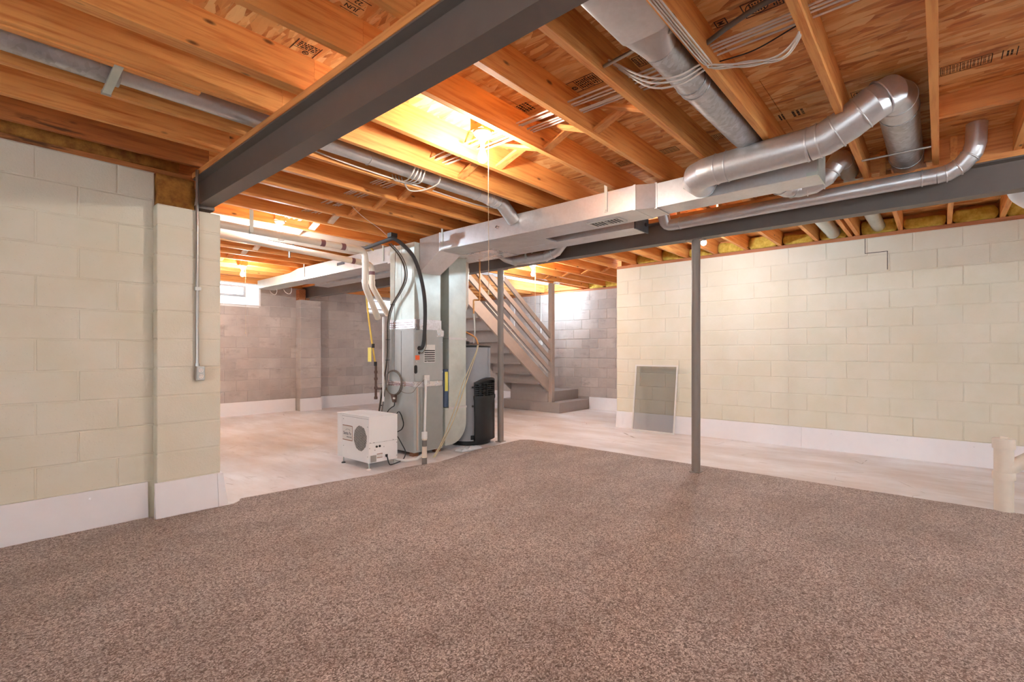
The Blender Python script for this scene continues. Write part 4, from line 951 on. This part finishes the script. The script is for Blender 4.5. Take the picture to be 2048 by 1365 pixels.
# ------------------------------------------------------------------ stairs
st = thing('staircase', (6.8, 6.3, 0), 'taupe painted open staircase with slatted railing climbing past the grey block wall', 'staircase')
SL = .725
def sbot(x_): return .39 + (7.75 - x_)*SL
for y0 in (5.81, 6.78):
    xe = 4.88
    MB().prism([(7.75, .40), (7.75, .40+.255), (xe, min(sbot(xe)+.265, 2.729)), (xe, sbot(xe))] if sbot(xe)+.265 < 2.729 else
               [(7.75, .40), (7.75, .655), (7.75-(2.728-.655)/SL, 2.728), (xe+.0, 2.728), (xe, sbot(xe))], 'y', y0, y0+.038).build('stringer', 'stair_side' if y0 < 6 else 'stair_paint', st)
for k in range(11):
    xf = 7.74 - .276*k; z_ = .40 + .2*(k+1)
    if z_ < 2.72:
        bx('tread', 'stair_paint', st, xf-.30, xf+.025, 5.849, 6.779, z_-.034, z_)
    bx('riser', 'stair_paint', st, xf-.02, xf, 5.849, 6.779, z_-.2+.001, min(z_-.035, 2.72))
lo = MB().box(7.75, 8.815, 5.56, 7.05, .003, .20).build('lower_step', 'stair_paint', st, bevel=.003)
up = MB().box(7.75, 8.815, 5.835, 6.82, .201, .40).build('landing', 'stair_paint', st, bevel=.003)
bx('newel_post', 'stair_side', st, 7.752, 7.845, 5.74, 5.83, .201, ZJ-.002, .003)
for zt in (1.556, 1.325, 1.10, .875):
    xe = 7.752 - (2.52 - zt)/SL
    MB().prism([(7.752, zt-.095), (7.752, zt), (xe, 2.52), (xe-.10, 2.50), (xe-.02, 2.43)], 'y', 5.772, 5.808).build('rail', 'stair_side', st)
tb('cable_run', 'cable_white', st, [(7.68, 5.80, .78), (5.95, 5.80, 2.03)], .008, 8)

# ------------------------------------------------------------------ small fittings on the walls
co = thing('wall_outlet', (1.215, 4.15, .97), 'steel surface box with double outlet under a conduit on the cream pilaster', 'outlet')
MB().box(1.186, 1.243, 4.125, 4.169, .972, 1.078).build('box', 'outlet_metal', co, bevel=.004)
pt_ = MB().box(1.19, 1.239, 4.120, 4.125, .976, 1.074).build('face_plate', 'outlet_metal', co, bevel=.002)
for z_ in (1.003, 1.047):
    MB().lathe([(.016, 0), (.016, .003)], (1.2145, 4.12, z_), (0,-1,0), 16).build('socket', 'outlet_ivory', pt_)
    for dx in (-.006, .006): bx('slot', 'black_plastic', pt_, 1.2135+dx, 1.2155+dx, 4.1163, 4.1172, z_, z_+.009)
    bx('slot', 'black_plastic', pt_, 1.2125, 1.2165, 4.1163, 4.1172, z_-.010, z_-.006)
tb('conduit', 'conduit_metal', co, [(1.199, 4.15, 1.085), (1.199, 4.15, 2.535)], .0115, 14)
MB().lathe([(.017, 0), (.017, .02)], (1.199, 4.15, 1.078), (0,0,1), 10).build('connector', 'outlet_metal', co); bx('clip', 'outlet_metal', co, 1.182, 1.222, 4.134, 4.168, 1.64, 1.665)
sc_ = thing('window_screen', (6.85, 3.2, 0), 'grey insect screen in a white frame leaning on the cream wall', 'screen')
def lean(y, s, off=0): # s = 0..1 up the panel
    return Vector((6.80 + .135*s - off, y, .003 + .99*s))
ya, yb_ = 3.53, 2.86; t = .022
def panel(y0, y1, s0, s1, o0, o1):
    q = []
    for o in (o0, o1): q.append([lean(y0, s0, o), lean(y1, s0, o), lean(y1, s1, o), lean(y0, s1, o)])
    return MB().hexa(q[0], q[1])
for (a0, a1, s0, s1) in ((ya, yb_, 0, t), (ya, yb_, 1-t, 1), (ya, ya-t, t, 1-t), (yb_+t, yb_, t, 1-t)): panel(a0, a1, s0, s1, 0, .014).build('frame', 'aluminium', sc_)
panel(ya-t, yb_+t, t, 1-t, .006, .008).build('mesh', 'screen_mesh', sc_)
cw = thing('wall_conduit', (8.8, 6.83, 1.3), 'thin white conduit on the grey block wall behind the railing', 'conduit')
tb('conduit', 'pvc_white', cw, [(8.805, 6.83, 1.45), (8.805, 6.83, 2.47)], .011, 10); bx('switch_box', 'pvc_white', cw, 8.775, 8.818, 6.79, 6.87, 1.35, 1.45)
nb = thing('wall_panel', (8.8, 7.68, 1.7), 'narrow white board on the grey block wall seen through the stair railing', 'board')
bx('board', 'white_paint', nb, 8.80, 8.8195, 7.62, 7.75, 1.72, 2.38); bx('strip', 'aluminium', nb, 8.797, 8.80, 7.62, 7.75, 2.04, 2.06)
sd = thing('smoke_detector', (7.72, 5.60, 2.50), 'round white smoke detector under the joists above the newel post', 'detector')
MB().lathe([(.06, 0), (.065, .012), (.065, .028), (.06, .034)], (7.72, 5.60, 2.512), (0,0,1), 24).build('housing', 'pvc_white', sd, smooth=40)
MB().lathe([(.03, 0), (.035, .008)], (7.72, 5.60, 2.504), (0,0,1), 18).build('vent', 'outlet_metal', sd, smooth=40)
# floor drain wye at the right edge
wy_ = thing('drain_pipe', (5.12, -.355, 0), 'cream plastic drain pipe with a side branch rising from the floor by the carpet edge', 'pipe')
px_, py_ = 5.115, -.352
MB().tube([(px_, py_, 0), (px_, py_, .50)], .055, 28).build('pipe', 'pvc', wy_, smooth=50)
for z_, h_ in ((.245, .055), (.47, .075)): MB().lathe([(.063, 0), (.064, .004), (.064, h_-.004), (.063, h_), (.052, h_)], (px_, py_, z_), (0,0,1), 28).build('hub', 'pvc', wy_, smooth=40)
MB().lathe([(.05, 0), (.05, .01)], (px_, py_, .53), (0,0,1), 24).build('plug', 'pvc', wy_, smooth=40); bx('plug_nut', 'pvc', wy_, px_-.02, px_+.02, py_-.02, py_+.02, .54, .562)
tb('branch', 'pvc', wy_, [(px_, py_, .30), (px_+.02, py_-.09, .375), (px_+.05, py_-.25, .50)], .048, 24); MB().lathe([(.056, 0), (.056, .06)], (px_+.03, py_-.145, .42), (.1,-.75,.6), 24).build('hub', 'pvc', wy_, smooth=40)
we = thing('soil_pipe', (5.5, -.45, 2.3), 'white plastic elbow pipe hanging behind the long beam at the right edge', 'pipe')
tb('elbow', 'pvc_white', we, fillet([(5.45, -.435, ZS), (5.45, -.435, 2.42), (5.72, -.62, 2.32), (6.2, -.95, 2.30)], .14, 8), .057, 24)
for z_ in (2.50, 2.44): MB().lathe([(.061, 0), (.061, .03)], (5.45, -.435, z_), (0,0,1), 24).build('hub', 'pvc_white', we, smooth=40)

# ------------------------------------------------------------------ bare bulb lamps
def lamp(x_, y_, zb, drop, label, mat, string=0, blk=True, power=1.0):
    l = thing('bulb_lamp', (x_, y_, zb-drop), label, 'lamp', 'bare bulb lamps')
    if blk: bx('mounting_block', 'fir_y', l, x_-.06, x_+.06, y_-.05, y_+.05, zb+.03, ZS-.002)
    MB().lathe([(.055, .03), (.058, .018), (.050, .004), (.028, -.008), (.024, -.03), (.020, -.035)], (x_, y_, zb), (0,0,1), 24).build('holder', 'porcelain', l, smooth=40)
    c = zb - drop
    MB().lathe([(.013, drop-.03), (.014, .055), (.020, .040), (.028, .018), (.031, 0), (.027, -.018), (.016, -.029), (.003, -.033)], (x_, y_, c), (0,0,1), 18).build('bulb', mat, l, smooth=60)
    ld = bpy.data.lights.new('bulb_light', 'POINT'); ld.energy = BULB*(power); ld.color = BCOL[mat]; ld.shadow_soft_size = .024
    lo_ = bpy.data.objects.new('filament', ld); C.objects.link(lo_); lo_.parent = l
    if string: tb('pull_cord', 'cord', l, [(x_+.035, y_-.02, zb-.02), (x_+.037, y_-.02, zb-string)], .0016, 6); MB().lathe([(.004, 0), (.006, -.02), (.003, -.03)], (x_+.037, y_-.02, zb-string), (0,0,1), 8).build('pull_end', 'cord', l)
    return l
lamp(2.27, 2.24, 2.585, .14, 'lit bare bulb in a porcelain holder between joists over the carpet', 'bulb_warm', 1.0, power=.7)
lamp(5.58, 2.01, 2.55, .13, 'cool white bare bulb behind the long beam in front of the cream right wall', 'bulb_cool', 0, power=.8)
lamp(6.01, 4.82, 2.53, .12, 'warm bare bulb near the staircase', 'bulb_warm', .9, power=.9)
lamp(2.31, 5.34, 2.56, .11, 'bare bulb just above the cream vent pipes', 'bulb_cool', 0, power=.55)
lamp(2.97, 8.15, 2.50, .11, 'bare bulb near the back wall window', 'bulb_warm', 1.0, power=.9)
pl = lamp(8.35, 6.22, 2.50, .13, 'bare bulb hanging in the stairwell behind the newel post', 'bulb_cool', 0, blk=False, power=.8)
tb('suspension', 'cable_white', pl, [(8.35, 6.22, 2.53), (8.35, 6.22, 3.90)], .006, 8)
lamp(.6, -2.2, 2.585, .14, 'added fill bulb behind the camera near the rear wall', 'bulb_neutral', .6, power=.3)  # unseen bulb, added as weak fill from behind the camera
lamp(3.0, -1.38, 2.585, .14, 'added fill bulb behind the camera toward the right wall', 'bulb_neutral', .6, power=.6)  # unseen bulb, added to brighten the joists and carpet

# ------------------------------------------------------------------ cables and small hardware in the ceiling
nm = thing('ceiling_cables', (2.42, 2.2, 2.6), 'white electrical cables threaded through the joists above the carpet', 'cable')
rr = random.Random(11)
for k in range(6):
    pts_ = []; xo = 2.36 + .030*k + (.02 if k > 2 else 0); y_ = .25 if k < 4 else 1.07
    while y_ < 6.6:
        pts_.append((xo + rr.uniform(-.012, .012), y_, 2.635 + rr.uniform(-.006, .006))); y_ += .41
    tb('cable', 'cable_white', nm, catmull(pts_, 3), .0055, 6)
lp = thing('cable_loop', (2.42, .6, 2.5), 'bundle of white cables stapled in a loop under the joists near the oval duct', 'cable')
for k in range(4):
    o = .011*k; e = [.0, .012, -.008, .006][k]
    tb('cable', 'cable_white', lp, catmull([(1.45+o, .848-o, 2.542), (1.9+o, .846-o, 2.542), (2.30+o*.5, .842-o, 2.54), (2.36+o, .80+e, 2.535-e*.5), (2.43+o, .67, 2.524+e), (2.455+o, .55-e, 2.522-e), (2.385+o, .462, 2.538), (2.35+o, .44, 2.60)], 6), .0042, 6)
for k in range(3): tb('cable', 'cable_white', lp, catmull([(2.14+.05*k, 1.238, 2.63), (2.20+.04*k, 1.08, 2.515-.01*k), (2.26+.04*k, .95, 2.49), (2.34+.03*k, .86, 2.55)], 6), .005, 6)
gcn = tb('flex_conduit', 'cable_grey', None, catmull([(2.33, .83, 2.63), (2.31, .70, 2.66), (2.30, .55, 2.685), (2.33, .42, 2.69), (2.35, .0, 2.69)], 6), .012, 10); tag(gcn, 'grey flexible conduit passing between joists near the top right', 'conduit')
bw = tb('coax_cable', 'black_plastic', None, catmull([(2.50, .822, 2.62), (2.48, .66, 2.60), (2.45, .50, 2.615), (2.44, .42, 2.63)], 6), .0035, 6); tag(bw, 'thin black cable curving between two joists above the white cable loop', 'cable')
r1 = MB().tube([(2.095, 1.236, 2.577), (2.02, .862, 2.555)], .009, 8).build('duct_hanger', 'conduit_metal', smooth=50); tag(r1, 'thin metal hanger bar under the oval duct', 'hanger')
r2 = MB().tube([(4.20, .416, 2.525), (4.20, .046, 2.523)], .007, 8).build('duct_hanger', 'conduit_metal', smooth=50); tag(r2, 'thin metal rod under the round duct where it passes the long beam', 'hanger')
hb = thing('duct_hanger', (.52, 3.05, 2.53), 'short bent metal bar under the slim duct in the left joists', 'hanger')
MB().hexa([(.505, 2.93, 2.535), (.54, 2.93, 2.535), (.54, 3.23, 2.505), (.505, 3.23, 2.505)], [(.505, 2.93, 2.545), (.54, 2.93, 2.545), (.54, 3.23, 2.522), (.505, 3.23, 2.522)]).build('bar', 'galv_pale', hb); MB().lathe([(.012, -.02), (.012, .02)], (.522, 3.225, 2.512), (1,0,0), 10).build('bolt', 'outlet_metal', hb)
c1 = tb('single_cable', 'cable_white', None, catmull([(1.36, 3.24, 2.60), (1.8, 3.26, 2.565), (2.3, 3.27, 2.56), (2.7, 3.28, 2.57), (3.2, 3.285, 2.57), (3.55, 3.29, 2.60)], 6), .006, 6); tag(c1, 'single white cable running along a joist below the slim duct', 'cable')
c2 = thing('dangling_cables', (2.4, 3.1, 2.5), 'tangle of white cable ends hanging below the slim duct', 'cable')
for k in range(4):
    d = .03*k; tb('cable', 'cable_white', c2, catmull([(2.30+d, 2.96, 2.60), (2.30+d, 3.02, 2.535-.01*k), (2.33+d, 3.14, 2.52), (2.30+d, 3.24, 2.54), (2.31+d, 3.288, 2.60)], 6), .0055, 6)
tb('cable', 'cable_white', c2, catmull([(2.42, 3.29, 2.58), (2.45, 3.25, 2.50), (2.52, 3.16, 2.50), (2.56, 3.03, 2.53), (2.55, 2.97, 2.60)], 6), .0055, 6)
c3 = thing('duct_cables', (4.0, 7.5, 2.55), 'bundle of cables lying on the far duct toward the back wall', 'cable')
for k in range(4):
    d = .018*k; tb('cable', ['wire_brown', 'cable_grey', 'cable_white', 'wire_brown'][k], c3, catmull([(3.70+d, 5.3, 2.54), (3.74+d, 6.2, 2.537), (3.72+d, 7.0, 2.537), (3.74+d, 7.7, 2.537), (3.76+d, 8.2, 2.52), (3.78+d, 9.3, 2.506)], 5), .009, 6)
for k, (x_, y_, s) in enumerate([(4.03, 8.9, 'nearer the steel beam'), (3.9, 9.2, 'nearer the window')]):
    o = tb('hanging_loop', 'cable_white', None, catmull([(x_-.0, y_-.1, 2.347), (x_+.02, y_-.05, 2.28), (x_+.03, y_+.06, 2.25), (x_+.03, y_+.2, 2.29), (x_+.02, y_+.26, 2.347)], 6), .005, 6); tag(o, 'thin white cable loop hanging under the far duct, ' + s, 'cable', 'cable loops')
vl = thing('water_valve', (2.72, 6.0, 2.33), 'small metal shut-off valve hanging below the pale joists', 'valve')
tb('body', 'conduit_metal', vl, [(2.72, 6.0, 2.45), (2.72, 6.0, 2.34)], .014, 10); tb('arm', 'conduit_metal', vl, [(2.72, 6.0, 2.42), (2.82, 6.03, 2.43), (2.84, 6.155, 2.545), (2.84, 6.155, 2.56)], .011, 10)
w1 = tb('thin_wire', 'cable_white', None, catmull([(2.45, 4.2, 2.60), (2.7, 4.35, 2.545), (3.0, 4.5, 2.50), (3.14, 4.55, 2.45)], 6), .003, 6); tag(w1, 'thin white wire slanting from the joists to the black pipe clamp', 'wire')
pb = thing('plastic_bag', (4.1, 4.35, .0), 'crumpled clear plastic sheet on the floor before the return duct foot', 'plastic')
rr = random.Random(9); m = MB(); n = 12; vv = []
for i in range(n+1):
    for j in range(7): vv.append((3.95+.36*i/n, 4.235+.15*j/6, .004 + max(0, rr.uniform(-.005, .035)*math.sin(PI*i/n)*math.sin(PI*j/6)) + (.02 if 0 < i < n and 0 < j < 6 else 0)))
m.add(vv, [(i*7+j, i*7+j+1, (i+1)*7+j+1, (i+1)*7+j) for i in range(n) for j in range(6)]); m.build('sheet', 'plastic_bag', pb)
